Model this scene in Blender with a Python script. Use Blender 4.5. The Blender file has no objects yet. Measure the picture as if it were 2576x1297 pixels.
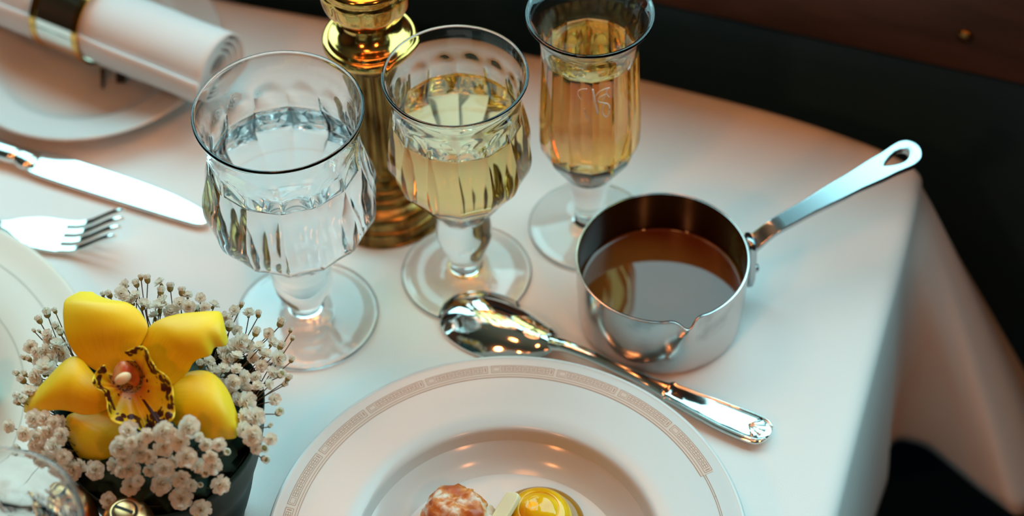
import bpy, bmesh, math, random
from mathutils import Vector, Matrix
random.seed(7)
S = bpy.context.scene
COL = S.collection
PI = math.pi
V = Vector

# ------------------------------------------------------------------ camera
IW, IH, FPX = 2576, 1297, 5444.8
PITCH, ROLL, CH = math.radians(48.6164), math.radians(-1.9535), 0.9
CF = V((0, math.cos(PITCH), -math.sin(PITCH)))
_rt = V((1, 0, 0)); _up = _rt.cross(CF)
CR = math.cos(ROLL) * _rt + math.sin(ROLL) * _up
CU = -math.sin(ROLL) * _rt + math.cos(ROLL) * _up
CO = V((0, 0, CH))
cam = bpy.data.cameras.new('camera'); camo = bpy.data.objects.new('camera', cam); COL.objects.link(camo)
M = Matrix.Identity(4)
for i in range(3):
    M[i][0] = CR[i]; M[i][1] = CU[i]; M[i][2] = -CF[i]; M[i][3] = CO[i]
camo.matrix_world = M
cam.sensor_fit = 'HORIZONTAL'; cam.sensor_width = 36; cam.lens = 36 * FPX / IW
cam.clip_start = 0.01; cam.clip_end = 50
cam.dof.use_dof = True; cam.dof.focus_distance = 1.05; cam.dof.aperture_fstop = 4.8
S.camera = camo

def ray(x, y):
    return ((x - IW / 2) / FPX) * CR - ((y - IH / 2) / FPX) * CU + CF
def P(x, y, z=0.0):                       # point at height z seen at a picture position
    d = ray(x, y); return CO + d * ((z - CH) / d.z)
def Ppl(x, y, p0, n):                     # the same on any plane
    d = ray(x, y); return CO + d * (n.dot(p0 - CO) / n.dot(d))

# ------------------------------------------------------------------ helpers
def finish_mesh(me, smooth=True, angle=None):
    if smooth:
        for p in me.polygons: p.use_smooth = True
        if angle is not None: me.set_sharp_from_angle(angle=math.radians(angle))
def obj(name, verts, faces, mat, parent=None, smooth=True, angle=None, matidx=None, uvs=None, sharp=None):
    off = parent.matrix_basis.translation.copy() if parent and parent.parent is None else (parent.parent.matrix_basis.translation.copy() if parent else V((0, 0, 0)))
    me = bpy.data.meshes.new(name)
    me.from_pydata([tuple(V(v) - off) for v in verts], [], faces)
    mats = mat if isinstance(mat, (list, tuple)) else [mat]
    for m in mats: me.materials.append(m)
    if matidx:
        for p, i in zip(me.polygons, matidx): p.material_index = i
    if uvs:
        l = me.uv_layers.new(name='uv')
        for lp in me.loops: l.data[lp.index].uv = uvs[lp.vertex_index]
    finish_mesh(me, smooth, angle)
    if sharp:
        for e in me.edges:
            a, b = e.vertices
            if (a, b) in sharp or (b, a) in sharp: e.use_edge_sharp = True
    o = bpy.data.objects.new(name, me); COL.objects.link(o)
    if parent: o.parent = parent
    return o
def tag(o, label=None, cat=None, group=None, kind=None):
    if label: o['label'] = label
    if cat: o['category'] = cat
    if group: o['group'] = group
    if kind: o['kind'] = kind
    return o
def thing(name, label, cat, loc, group=None):
    o = bpy.data.objects.new(name, None); COL.objects.link(o)
    o.empty_display_size = 0.02; o.matrix_basis = Matrix.Translation(V(loc))
    return tag(o, label, cat, group)
def struct(o): o['kind'] = 'structure'; return o
def cr(pts, n=6, closed=False):           # Catmull-Rom
    out = []; m = len(pts); pts = [V(p) for p in pts]
    rng = range(m) if closed else range(m - 1)
    for i in rng:
        g = (lambda k: pts[k % m]) if closed else (lambda k: pts[min(max(k, 0), m - 1)])
        p0, p1, p2, p3 = g(i - 1), g(i), g(i + 1), g(i + 2)
        for k in range(n):
            t = k / n
            out.append(0.5 * ((2 * p1) + (p2 - p0) * t + (2 * p0 - 5 * p1 + 4 * p2 - p3) * t * t + (3 * p1 - p0 - 3 * p2 + p3) * t ** 3))
    if not closed: out.append(pts[-1].copy())
    return out
def prof(pts, n=4):
    return [(max(p[0], 0), p[1]) for p in cr([(a, b, 0) for a, b in pts], n)]
def lathe(profile, n=64, c=(0, 0, 0), radf=None):
    """rows along the profile; going up = outward normal"""
    vs, fs = [], []; c = V(c)
    for (r, z) in profile:
        for k in range(n):
            a = 2 * PI * k / n; rr = radf(r, z, a) if radf else r
            vs.append(c + V((rr * math.cos(a), rr * math.sin(a), z)))
    for i in range(len(profile) - 1):
        for k in range(n):
            k2 = (k + 1) % n
            fs.append((i * n + k, i * n + k2, (i + 1) * n + k2, (i + 1) * n + k))
    return vs, fs
def grid(rows, closed=False):
    vs, fs = [], []; m = len(rows[0])
    for r in rows: vs += [V(p) for p in r]
    for i in range(len(rows) - 1):
        for k in range(m if closed else m - 1):
            k2 = (k + 1) % m
            fs.append((i * m + k, i * m + k2, (i + 1) * m + k2, (i + 1) * m + k))
    return vs, fs
def capped(rows):
    """closed loops -> tube with both ends capped"""
    vs, fs = grid(rows, True); m = len(rows[0])
    fs.append(tuple(range(m))[::-1]); fs.append(tuple((len(rows) - 1) * m + k for k in range(m)))
    return vs, fs
def merge(*parts):
    vs, fs = [], []
    for v, f in parts:
        o = len(vs); vs += list(v); fs += [tuple(i + o for i in q) for q in f]
    return vs, fs
def tube(pts, r, n=6):
    pts = [V(p) for p in pts]; rows = []
    for i, p in enumerate(pts):
        t = (pts[min(i + 1, len(pts) - 1)] - pts[max(i - 1, 0)]).normalized()
        a = t.cross(V((0, 0, 1)))
        if a.length < 1e-3: a = t.cross(V((1, 0, 0)))
        a.normalize(); b = t.cross(a)
        rr = r[i] if isinstance(r, (list, tuple)) else r
        rows.append([p + rr * (math.cos(2 * PI * k / n) * a + math.sin(2 * PI * k / n) * b) for k in range(n)])
    return capped(rows)
def loft(secs, n=16, e=1.0):
    """secs: (centre, side vec, up vec, half width, half height)"""
    rows = []
    for c, s, u, w, h in secs:
        row = []
        for k in range(n):
            a = 2 * PI * k / n; ca, sa = math.cos(a), math.sin(a)
            row.append(V(c) + s * (w * math.copysign(abs(ca) ** e, ca)) + u * (h * math.copysign(abs(sa) ** e, sa)))
        rows.append(row)
    return capped(rows)
def flat_shape(outlines, depth, bevel=0.0004, res=2):
    """2D outlines (first outer, others holes) -> bevelled plate mesh (verts, faces), z from -depth to depth"""
    cu = bpy.data.curves.new('tmp', 'CURVE'); cu.dimensions = '2D'; cu.fill_mode = 'BOTH'
    for o in outlines:
        sp = cu.splines.new('POLY'); sp.points.add(len(o) - 1); sp.use_cyclic_u = True
        for p, q in zip(sp.points, o): p.co = (q[0], q[1], 0, 1)
    cu.extrude = max(depth - bevel, 0); cu.bevel_depth = bevel; cu.bevel_resolution = res
    cu.offset = -bevel
    ob = bpy.data.objects.new('tmp', cu); COL.objects.link(ob)
    dg = bpy.context.evaluated_depsgraph_get(); dg.update()
    me = bpy.data.meshes.new_from_object(ob.evaluated_get(dg))
    bm = bmesh.new(); bm.from_mesh(me); bmesh.ops.remove_doubles(bm, verts=bm.verts, dist=1e-6)
    xs_ = [p[0] for p in outlines[0]]; x0_, x1_ = min(xs_), max(xs_); nc_ = int((x1_ - x0_) / 0.004)
    for k_ in range(1, nc_):
        bmesh.ops.bisect_plane(bm, geom=bm.verts[:] + bm.edges[:] + bm.faces[:], dist=1e-7, plane_co=(x0_ + (x1_ - x0_) * k_ / nc_, 0, 0), plane_no=(1, 0, 0))
    bm.verts.index_update()
    vs = [v.co.copy() for v in bm.verts]; fs = [tuple(v.index for v in f.verts) for f in bm.faces]
    bm.free(); bpy.data.meshes.remove(me); bpy.data.objects.remove(ob); bpy.data.curves.remove(cu)
    return vs, fs
def sphere(c, r, n=12, m=8, sc=(1, 1, 1)):
    rows = []
    for i in range(m + 1):
        t = -PI / 2 + PI * i / m
        rows.append([V(c) + V((r * sc[0] * math.cos(t) * math.cos(2 * PI * k / n), r * sc[1] * math.cos(t) * math.sin(2 * PI * k / n), r * sc[2] * math.sin(t))) for k in range(n)])
    return grid(rows, True)
def box(c, ax, ay, az, hx, hy, hz):
    c = V(c); vs = [c + ax * (sx * hx) + ay * (sy * hy) + az * (sz * hz) for sz in (-1, 1) for sy in (-1, 1) for sx in (-1, 1)]
    return vs, [(0, 2, 3, 1), (4, 5, 7, 6), (0, 1, 5, 4), (2, 6, 7, 3), (0, 4, 6, 2), (1, 3, 7, 5)]
def solid(o, t, off=0):
    m = o.modifiers.new('thickness', 'SOLIDIFY'); m.thickness = t; m.offset = off; return o
def subd(o, l=1):
    m = o.modifiers.new('subd', 'SUBSURF'); m.levels = l; m.render_levels = l; return o
def bev(o, w, n=2):
    m = o.modifiers.new('bevel', 'BEVEL'); m.width = w; m.segments = n; m.limit_method = 'ANGLE'; return o
def lerp(a, b, t): return a + (b - a) * t
def ss(a, b, x):
    t = min(max((x - a) / (b - a), 0), 1); return t * t * (3 - 2 * t)
def interp(tab, x):
    if x <= tab[0][0]: return tab[0][1]
    for (a, b), (c, d) in zip(tab, tab[1:]):
        if x <= c: return lerp(b, d, ss(0, 1, (x - a) / (c - a)))
    return tab[-1][1]

# ------------------------------------------------------------------ materials
def mat(name, col, rough=0.5, metal=0.0, spec=0.5, sss=0.0, ior=1.45, **kw):
    m = bpy.data.materials.new(name); m.use_nodes = True
    b = m.node_tree.nodes['Principled BSDF']
    b.inputs['Base Color'].default_value = (*col, 1); b.inputs['Roughness'].default_value = rough
    b.inputs['Metallic'].default_value = metal; b.inputs['Specular IOR Level'].default_value = spec
    b.inputs['IOR'].default_value = ior
    if sss:
        b.inputs['Subsurface Weight'].default_value = sss
        b.inputs['Subsurface Radius'].default_value = (0.004, 0.003, 0.002); b.inputs['Subsurface Scale'].default_value = 1
    for k, v in kw.items(): b.inputs[k].default_value = v
    return m
def N(m, t, **kw):
    n = m.node_tree.nodes.new(t)
    for k, v in kw.items():
        if hasattr(n, k): setattr(n, k, v)
        else: n.inputs[k].default_value = v
    return n
def L(m, a, b): m.node_tree.links.new(a, b)
def bsdf(m): return m.node_tree.nodes['Principled BSDF']
def add_bump(m, scale, dist, strength=1.0, detail=3, obj_coords=True, stretch=None):
    tc = N(m, 'ShaderNodeTexCoord'); no = N(m, 'ShaderNodeTexNoise'); no.inputs['Scale'].default_value = scale; no.inputs['Detail'].default_value = detail
    src = tc.outputs['Object']
    if stretch:
        mp = N(m, 'ShaderNodeMapping'); mp.inputs['Scale'].default_value = stretch; L(m, src, mp.inputs['Vector']); src = mp.outputs['Vector']
    L(m, src, no.inputs['Vector'])
    bu = N(m, 'ShaderNodeBump'); bu.inputs['Distance'].default_value = dist; bu.inputs['Strength'].default_value = strength
    L(m, no.outputs['Fac'], bu.inputs['Height'])
    prev = bsdf(m).inputs['Normal']
    if prev.is_linked: L(m, prev.links[0].from_socket, bu.inputs['Normal'])
    L(m, bu.outputs['Normal'], prev)
    return no
def noise_col(m, c1, c2, scale, lo=0.4, hi=0.6, detail=4, stretch=None, to='Base Color'):
    tc = N(m, 'ShaderNodeTexCoord'); no = N(m, 'ShaderNodeTexNoise'); no.inputs['Scale'].default_value = scale; no.inputs['Detail'].default_value = detail
    src = tc.outputs['Object']
    if stretch:
        mp = N(m, 'ShaderNodeMapping'); mp.inputs['Scale'].default_value = stretch; L(m, src, mp.inputs['Vector']); src = mp.outputs['Vector']
    L(m, src, no.inputs['Vector'])
    r = N(m, 'ShaderNodeValToRGB'); r.color_ramp.elements[0].position = lo; r.color_ramp.elements[1].position = hi
    r.color_ramp.elements[0].color = (*c1, 1); r.color_ramp.elements[1].color = (*c2, 1)
    L(m, no.outputs['Fac'], r.inputs['Fac']); L(m, r.outputs['Color'], bsdf(m).inputs[to]); return r
def glass(name, col=(1, 1, 1), ior=1.5, rough=0.0):
    m = bpy.data.materials.new(name); m.use_nodes = True; nt = m.node_tree; nt.nodes.clear()
    g = nt.nodes.new('ShaderNodeBsdfGlass'); g.inputs['Color'].default_value = (*col, 1); g.inputs['IOR'].default_value = ior; g.inputs['Roughness'].default_value = rough
    o = nt.nodes.new('ShaderNodeOutputMaterial'); nt.links.new(g.outputs[0], o.inputs[0]); return m
def emis(name, col, st):
    m = bpy.data.materials.new(name); m.use_nodes = True; nt = m.node_tree; nt.nodes.clear()
    g = nt.nodes.new('ShaderNodeEmission'); g.inputs['Color'].default_value = (*col, 1); g.inputs['Strength'].default_value = st
    o = nt.nodes.new('ShaderNodeOutputMaterial'); nt.links.new(g.outputs[0], o.inputs[0]); return m

m_cloth = mat('white_damask_cloth', (0.80, 0.80, 0.79), 0.85, spec=0.15)
add_bump(m_cloth, 1400, 0.00012, 0.6, 1); add_bump(m_cloth, 14, 0.004, 0.35, 2)
m_napkin = mat('napkin_linen', (0.72, 0.72, 0.72), 0.9, spec=0.1); add_bump(m_napkin, 1500, 0.0001, 0.5, 1)
m_china = mat('white_porcelain', (0.61, 0.62, 0.61), 0.16, spec=0.5)
m_cream = mat('ivory_porcelain', (0.80, 0.76, 0.66), 0.18, spec=0.5)
m_line = mat('grey_green_line', (0.50, 0.51, 0.42), 0.3)
m_print = mat('rose_brown_print', (0.42, 0.25, 0.18), 0.4)
m_printbg = mat('pale_rose_print', (0.67, 0.56, 0.49), 0.4)
m_silver = mat('polished_silver', (0.86, 0.84, 0.80), 0.07, 1.0); add_bump(m_silver, 60, 0.0006, 0.12, 2)
m_steel = mat('brushed_steel', (0.46, 0.50, 0.52), 0.20, 1.0)
m_pan = mat('pan_steel', (0.56, 0.50, 0.49), 0.17, 1.0); add_bump(m_pan, 55, 0.0008, 0.10, 2)
noise_col(m_pan, (0.40, 0.36, 0.35), (0.60, 0.545, 0.53), 45, 0.32, 0.5, 5)
m_gold = mat('gilt_metal', (0.74, 0.40, 0.11), 0.12, 1.0); add_bump(m_gold, 120, 0.0004, 0.2, 3)
m_oldgold = mat('aged_gilt_metal', (0.60, 0.38, 0.14), 0.30, 1.0)
noise_col(m_oldgold, (0.08, 0.038, 0.011), (0.40, 0.23, 0.07), 120, 0.35, 0.62, 5, (1, 1, 0.3))
m_brass = mat('polished_brass', (0.95, 0.48, 0.21), 0.30, 1.0)
m_dark = mat('dark_slot', (0.015, 0.012, 0.01), 0.5)
m_glass = glass('clear_glass', (0.985, 0.992, 0.992), 1.5)
m_water_top = glass('water_surface', (1, 1, 1), 1.333); m_water_wall = glass('water_against_glass', (0.985, 0.995, 1.0), 1.125)
m_wine_top = glass('wine_surface', (0.99, 0.96, 0.86), 1.333); m_wine_wall = glass('wine_against_glass', (1.0, 0.845, 0.55), 1.125)
m_champ_top = glass('champagne_surface', (0.97, 0.93, 0.76), 1.333); m_champ_wall = glass('champagne_against_glass', (1.0, 0.78, 0.46), 1.125)
m_etch = mat('etched_frost', (0.85, 0.83, 0.78), 0.7)
m_sauce = mat('brown_sauce', (0.14, 0.038, 0.006), 0.03, spec=0.55, ior=1.42, sss=0.0)
m_wood = mat('dark_mahogany', (0.05, 0.022, 0.013), 0.42); noise_col(m_wood, (0.036, 0.022, 0.018), (0.070, 0.040, 0.032), 40, 0.3, 0.7, 6, (0.15, 1, 1.6))
m_panel = mat('black_green_panel', (0.010, 0.013, 0.012), 0.6); noise_col(m_panel, (0.009, 0.046, 0.095), (0.013, 0.050, 0.100), 30, 0.3, 0.7, 6)
m_floor = mat('dark_carpet', (0.010, 0.042, 0.075), 0.95)
m_room = mat('dim_panelling', (0.055, 0.028, 0.015), 0.5)
m_ceil = mat('cream_ceiling', (0.14, 0.105, 0.07), 0.6)
m_shade = emis('lit_lamp_shade', (1.0, 0.38, 0.13), 7.0)

# ------------------------------------------------------------------ room
WD = V((0.9317, -0.3633, 0)); WN = V((-0.3633, -0.9317, 0)); UP = V((0, 0, 1))
GZ = 0.015
W0 = P(2138, 117, GZ)                          # a point of the joint between panel and rail
def wp(a, d, z): return V((W0.x, W0.y, 0)) + WD * a + WN * d + UP * z     # along, out from wall, height
FZ = -0.72
Z1, Z2 = 0.195, 1.15                            # window sill and head
def wbox(a0, a1, d0, d1, z0, z1):
    return box(wp((a0 + a1) / 2, (d0 + d1) / 2, (z0 + z1) / 2), WD, WN, UP, (a1 - a0) / 2, abs(d1 - d0) / 2, (z1 - z0) / 2)
AL, AR = -1.5, 1.2
# pillar between the two windows stands behind the lamp and the pan
PA0, PA1 = -0.225, -0.17
struct(obj('wall_back', *merge(wbox(AL, AR, -0.06, 0, FZ, GZ), wbox(AL, AR, -0.06, -0.004, GZ, Z1), wbox(AL, AR, -0.06, 0, Z2, 1.5),
     wbox(AL, -1.15, -0.06, 0, Z1, Z2), wbox(PA0, PA1, -0.06, 0, Z1, Z2), wbox(0.85, AR, -0.06, 0, Z1, Z2)), m_panel, smooth=False))
r = struct(obj('trim_1', *wbox(AL, AR, -0.004, 0.004, GZ + 0.003, 0.092), m_wood, smooth=False)); bev(r, 0.002)
r = struct(obj('trim_2', *wbox(AL, AR, -0.02, 0.041, Z1 - 0.025, Z1), m_wood, smooth=False)); bev(r, 0.003)
for k, (a0, a1) in enumerate(((-1.15, PA0), (PA1, 0.85))):
    struct(obj('window_%d' % (k + 1), *merge(wbox(a0, a1, -0.05, -0.02, Z1, Z1 + 0.02), wbox(a0, a1, -0.05, -0.02, Z2 - 0.02, Z2),
        wbox(a0, a0 + 0.02, -0.05, -0.02, Z1, Z2), wbox(a1 - 0.02, a1, -0.05, -0.02, Z1, Z2)), m_wood, smooth=False))
    ld = bpy.data.lights.new('window_portal', 'AREA'); ld.shape = 'RECTANGLE'; ld.size = a1 - a0; ld.size_y = Z2 - Z1
    ld.cycles.is_portal = True
    lo = bpy.data.objects.new('window_portal', ld); COL.objects.link(lo)
    mm = Matrix.Identity(4); c = wp((a0 + a1) / 2, -0.065, (Z1 + Z2) / 2)
    for i in range(3): mm[i][0] = -WD[i]; mm[i][1] = UP[i]; mm[i][2] = -WN[i]; mm[i][3] = c[i]
    lo.matrix_world = mm
def rbox(name, a0, a1, d0, d1, z0, z1, m): struct(obj(name, *wbox(a0, a1, d0, d1, z0, z1), m, smooth=False))
rbox('floor', AL, AR, -0.06, 2.2, FZ - 0.05, FZ, m_floor)
rbox('ceiling', AL, AR, -0.06, 2.2, 1.5, 1.55, m_ceil)
rbox('wall_front', AL, AR, 2.2, 2.25, FZ, 1.5, m_room)
rbox('wall_left', AL - 0.05, AL, -0.06, 2.25, FZ - 0.05, 1.55, m_room)
rbox('wall_right', AR, AR + 0.05, -0.06, 2.25, FZ - 0.05, 1.55, m_room)
# brass screw in the rail
sc0 = Ppl(2428, 90, wp(0, 0.004, 0.05), WN)
sv, sf = lathe(prof([(0.0046, 0), (0.0046, 0.0008), (0.0036, 0.0019), (0.0016, 0.0024), (0, 0.0025)], 3), 20)
rotm = Matrix((( WD.x, UP.x, WN.x), (WD.y, UP.y, WN.y), (WD.z, UP.z, WN.z)))
scr = thing('screw', 'small dull brass screw head set in the dark wooden rail behind the table', 'screw', sc0)
obj('screw_head', [sc0 + rotm @ v for v in sv], sf, m_oldgold, scr)
obj('slot', *box(sc0 + WN * 0.0024, WD, UP, WN, 0.0038, 0.0005, 0.0004), m_dark, scr, smooth=False)

# ------------------------------------------------------------------ table + cloth
edge = [(-0.1546, 1.0137), (-0.0531, 0.9832), (0.0073, 0.9642), (0.0826, 0.9362), (0.16, 0.9037), (0.2060, 0.8785), (0.2275, 0.8630), (0.2365, 0.8510), (0.2350, 0.8400),
        (0.2255, 0.8085), (0.1923, 0.7136), (0.159, 0.6157)]
ev_ = [V((x, y, 0)) for x, y in [(-0.72, 1.1895), (-0.69, 1.1805), (-0.42, 1.098), (-0.20, 1.029)] + edge + [(0.125, 0.516), (0.045, 0.271), (0.036, 0.244), (0.028, 0.228), (0.012, 0.216), (-0.02, 0.217), (-0.05, 0.226), (-0.45, 0.348), (-0.87, 0.476),
       (-0.900, 0.487), (-0.918, 0.508), (-0.916, 0.540), (-0.907, 0.570), (-0.77, 1.120), (-0.763, 1.148), (-0.754, 1.175), (-0.742, 1.188)]]
loop = cr(ev_, 14, True)
def resample(pl, n, wfun):
    acc = [0]
    for a, b in zip(pl, pl[1:] + pl[:1]):
        acc.append(acc[-1] + (b - a).length * wfun((a + b) / 2))
    out = []; j = 0
    for i in range(n):
        t = acc[-1] * i / n
        while acc[j + 1] < t: j += 1
        u = (t - acc[j]) / (acc[j + 1] - acc[j]); out.append(pl[j].lerp(pl[(j + 1) % len(pl)], u))
    return out
CORN = V((0.2365, 0.8500, 0))
NL = 420
lp = resample(loop, NL, lambda p: 1 + 5 * math.exp(-((p - CORN).length / 0.14) ** 2))
acc = [0]
for a, b in zip(lp, lp[1:]): acc.append(acc[-1] + (b - a).length)
ci = min(range(NL), key=lambda i: (lp[i] - CORN).length)
sd = [acc[i] - acc[ci] for i in range(NL)]            # >0 along the right edge
nrm = []
for i in range(NL):
    t = V((0, 0, 0))
    for k in (1, 2, 3): t += (lp[(i + k) % NL] - lp[(i - k) % NL])
    t.normalize(); nrm.append(V((-t.y, t.x, 0)) if False else V((t.y, -t.x, 0)) * -1)
cen = V((-0.30, 0.66, 0))
nrm = [n if n.dot(p - cen) > 0 else -n for n, p in zip(nrm, lp)]
for _ in range(6): nrm = [(nrm[i - 1] + 2 * nrm[i] + nrm[(i + 1) % NL]).normalized() for i in range(NL)]
HEM = [(0.30, None), (0.17, None), (0.120, (0.2085, 0.728, -0.190)), (0.088, (0.2250, 0.766, -0.186)), (0.076, (0.2262, 0.784, -0.180)), (0.064, (0.233, 0.790, -0.178)), (0.050, (0.250, 0.785, -0.178)), (0.032, (0.275, 0.757, -0.184)),
       (0.014, (0.302, 0.742, -0.196)), (0.0, (0.330, 0.770, -0.210)), (-0.02, (0.345, 0.820, -0.215)), (-0.045, (0.328, 0.860, -0.215)), (-0.075, (0.268, 0.892, -0.210)), (-0.12, (0.190, 0.918, -0.205)), (-0.20, None), (-0.6, None)][::-1]
def edge_at(s):
    i = min(range(NL), key=lambda k: abs(sd[k] - s)); return lp[i], nrm[i]
HT = []
for s_, q in HEM:
    e_, n_ = edge_at(s_)
    HT.append((s_, (V(q) - e_) if q else n_ * 0.010 - UP * 0.20))
def hem_off(s):
    if s <= HT[0][0]: return nrmless
    for (a, b), (c, d) in zip(HT, HT[1:]):
        if s <= c: return b.lerp(d, (s - a) / (c - a))
    return nrmless
nrmless = None
hoff = []
for i in range(NL):
    h_ = hem_off(sd[i]); hoff.append(h_ if h_ is not None else nrm[i] * 0.010 - UP * 0.20)
for _ in range(3): hoff = [(hoff[i - 1] + 2 * hoff[i] + hoff[(i + 1) % NL]) / 4 for i in range(NL)]
rows = []
for sc_ in (0.0001, 0.3, 0.6, 0.8, 0.9, 0.96):
    rows.append([cen + (p - n * 0.014 - cen) * sc_ for p, n in zip(lp, nrm)])
for ins, z in ((0.0125, 0), (0.0095, -0.0002), (0.0062, -0.0011), (0.0034, -0.0027), (0.0014, -0.0052), (0.0004, -0.0085)):
    rows.append([p - n * ins + UP * z for p, n in zip(lp, nrm)])
for k in range(19):
    t = k / 18; row = []
    for i, (p, n) in enumerate(zip(lp, nrm)):
        h = hoff[i]; g = t ** 0.9
        row.append(V((p.x + h.x * g, p.y + h.y * g, -0.013 + (h.z + 0.013) * t)) + n * (0.005 * t * math.sin(sd[i] * 48 + 0.6) if abs(sd[i]) > 0.24 else 0))
    rows.append(row)
vs, fs = grid(rows, True)
fs = [f[::-1] for f in fs]
cl = obj('tablecloth', vs, fs, m_cloth)
bm = bmesh.new(); bm.from_mesh(cl.data); bmesh.ops.recalc_face_normals(bm, faces=bm.faces); bm.to_mesh(cl.data); bm.free()
for p in cl.data.polygons: p.use_smooth = True
solid(cl, 0.0012, -1)
tag(cl, 'white tablecloth covering the whole table, its corner draping down at right', 'tablecloth')
if sum(p.normal.z * p.area for p in cl.data.polygons) < 0: cl.data.flip_normals()
# table under the cloth
tb = thing('dining_table', 'dining table hidden under the white tablecloth', 'table', (-0.3, 0.66, FZ))
tl = [p - n * 0.030 for p, n in zip(lp, nrm)][::3]
obj('tabletop', *capped([[p - UP * 0.032 for p in tl], [p - UP * 0.004 for p in tl]]), m_room, tb, smooth=False)
for (x, y) in ((0.10, 0.80), (-0.66, 1.04), (-0.04, 0.30), (-0.80, 0.56)):
    obj('leg', *lathe(prof([(0.016, FZ + 0.001), (0.02, -0.5), (0.028, -0.2), (0.028, -0.033)], 3), 16, (x, y, 0)), m_room, tb)

# ------------------------------------------------------------------ glassware
def goblet(root, c, foot, stem, bowl, inner_dry, inner_wet, liquid_name, m_top, m_wall, nf, ztop, zbot, scallop, phase, facet=1.35):
    c = V(c); n = nf * 8
    def rf(r_, z, a):
        w = (a + phase) % (2 * PI / nf) - PI / nf
        zt = ztop - scallop * (w / (PI / nf)) ** 2
        f = ss(zt, zt - 0.006, z) * ss(zbot, zbot + 0.004, z) * facet
        return r_ * (1 + f * (math.cos(PI / nf) / math.cos(w) - 1)) 
    def ri(r_, z, a):
        w = (a + phase) % (2 * PI / nf) - PI / nf
        zt = ztop - scallop * (w / (PI / nf)) ** 2
        f = ss(zt, zt - 0.006, z) * ss(zbot, zbot + 0.012, z) * facet * 0.45
        return r_ * (1 + f * (math.cos(PI / nf) / math.cos(w) - 1))
    po = prof(bowl, 5); pi_ = prof(inner_dry, 5)
    vo, fo = lathe(po, n, c, rf); vi, fi = lathe(pi_, n, c, ri)
    vs, fs = merge((vo, fo), (vi, fi))
    no = len(po)
    # stitch rim
    for k in range(n):
        k2 = (k + 1) % n
        fs.append(((no - 1) * n + k, (no - 1) * n + k2, no * n + k2, no * n + k))
    sharp = set()
    for i in range(no - 1):
        if zbot + 0.002 < po[i][1] < ztop - scallop - 0.002:
            for k in range(0, n, 8):
                # ridge index: where w = +-pi/nf
                kk = (k + ridge_off(phase, nf)) % n
                sharp.add((i * n + kk, (i + 1) * n + kk))
    obj('bowl', vs, fs, m_glass, root, sharp=sharp)
    obj('stem', *lathe(prof(stem, 5), 48, c), m_glass, root)
    obj('foot', *lathe(prof(foot, 4), 72, c), m_glass, root)
    pw = prof(inner_wet, 5); vw, fw = lathe(pw, n, c, ri)
    rt, zt_ = pw[0]; nw = len(fw)
    ptop = [(rt, zt_), (rt * 0.985, zt_ - 0.0006), (rt * 0.95, zt_ - 0.0010), (rt * 0.7, zt_ - 0.0011), (0.0, zt_ - 0.0011)]
    vt, ft = lathe(ptop, n, c, ri)
    vs, fs = merge((vw, fw), (vt, ft))
    obj(liquid_name, vs, fs, [m_wall, m_top], root, matidx=[0] * nw + [1] * len(ft))
def ridge_off(phase, nf):
    # vertices sit at a = 2 pi k / (8 nf); ridge where (a+phase) mod (2pi/nf) == 0
    return int(round((-phase % (2 * PI / nf)) / (2 * PI / (8 * nf)))) % 8

G1F = [(0, 0.0014), (0.028, 0.0011), (0.0355, 0.0003), (0.0378, 0.0004), (0.0386, 0.0014), (0.0378, 0.0024), (0.034, 0.0031), (0.024, 0.0045), (0.0155, 0.0062), (0.0112, 0.0082)]
G1S = [(0.0112, 0.0082), (0.0096, 0.0100), (0.0092, 0.0122), (0.0104, 0.0156), (0.0128, 0.0200), (0.0151, 0.0260), (0.0161, 0.0315), (0.0160, 0.0380), (0.0155, 0.0440), (0.0156, 0.0490)]
G1B = [(0.0156, 0.0490), (0.0174, 0.0520), (0.0212, 0.0575), (0.0262, 0.0635), (0.0322, 0.0695), (0.0380, 0.0760), (0.0424, 0.0830), (0.0446, 0.0905), (0.0450, 0.0975), (0.0440, 0.1060), (0.0418, 0.1145), (0.0398, 0.1220), (0.0387, 0.1290),
       (0.0386, 0.1360), (0.0396, 0.1460), (0.0415, 0.1533), (0.0424, 0.1556), (0.0425, 0.1564), (0.0422, 0.1570)]
G1D = [(0.0416, 0.1571), (0.0410, 0.1568), (0.0406, 0.1558), (0.0398, 0.1530), (0.0380, 0.1460), (0.0368, 0.1360), (0.0368, 0.1290), (0.0375, 0.1225)]
G1W = [(0.0375, 0.1225), (0.0397, 0.1145), (0.0419, 0.1060), (0.0429, 0.0975), (0.0424, 0.0905), (0.0400, 0.0835), (0.0355, 0.0770), (0.0300, 0.0715), (0.0240, 0.0665), (0.0165, 0.0622), (0.0075, 0.0602), (0, 0.0598)]
PH1 = PI / 14 * 1.0
g1 = thing('water_goblet', 'large fluted clear goblet nearly full of water, beside the yellow orchid', 'glass', (-0.1119, 0.7562, 0), 'goblets of water')
goblet(g1, (-0.1119, 0.7562, 0), G1F, G1S, G1B, G1D, G1W, 'water', m_water_top, m_water_wall, 14, 0.1400, 0.0500, 0.006, PH1)
def cut(pr, z):                        # copy an inner profile to another fill height
    return pr
c4 = V((-0.2237, 0.5148, 0))
g4 = thing('water_goblet', 'clear goblet cut off by the lower left corner, in front of the brass shakers', 'glass', c4, 'goblets of water')
G4D = G1D[:-1] + [(0.0397, 0.1145), (0.0419, 0.1060)]
G4W = G1W[2:]
goblet(g4, c4, G1F, G1S, G1B, G4D, G4W, 'water', m_water_top, m_water_wall, 14, 0.1400, 0.0500, 0.006, PH1 * 0.5)

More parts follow.
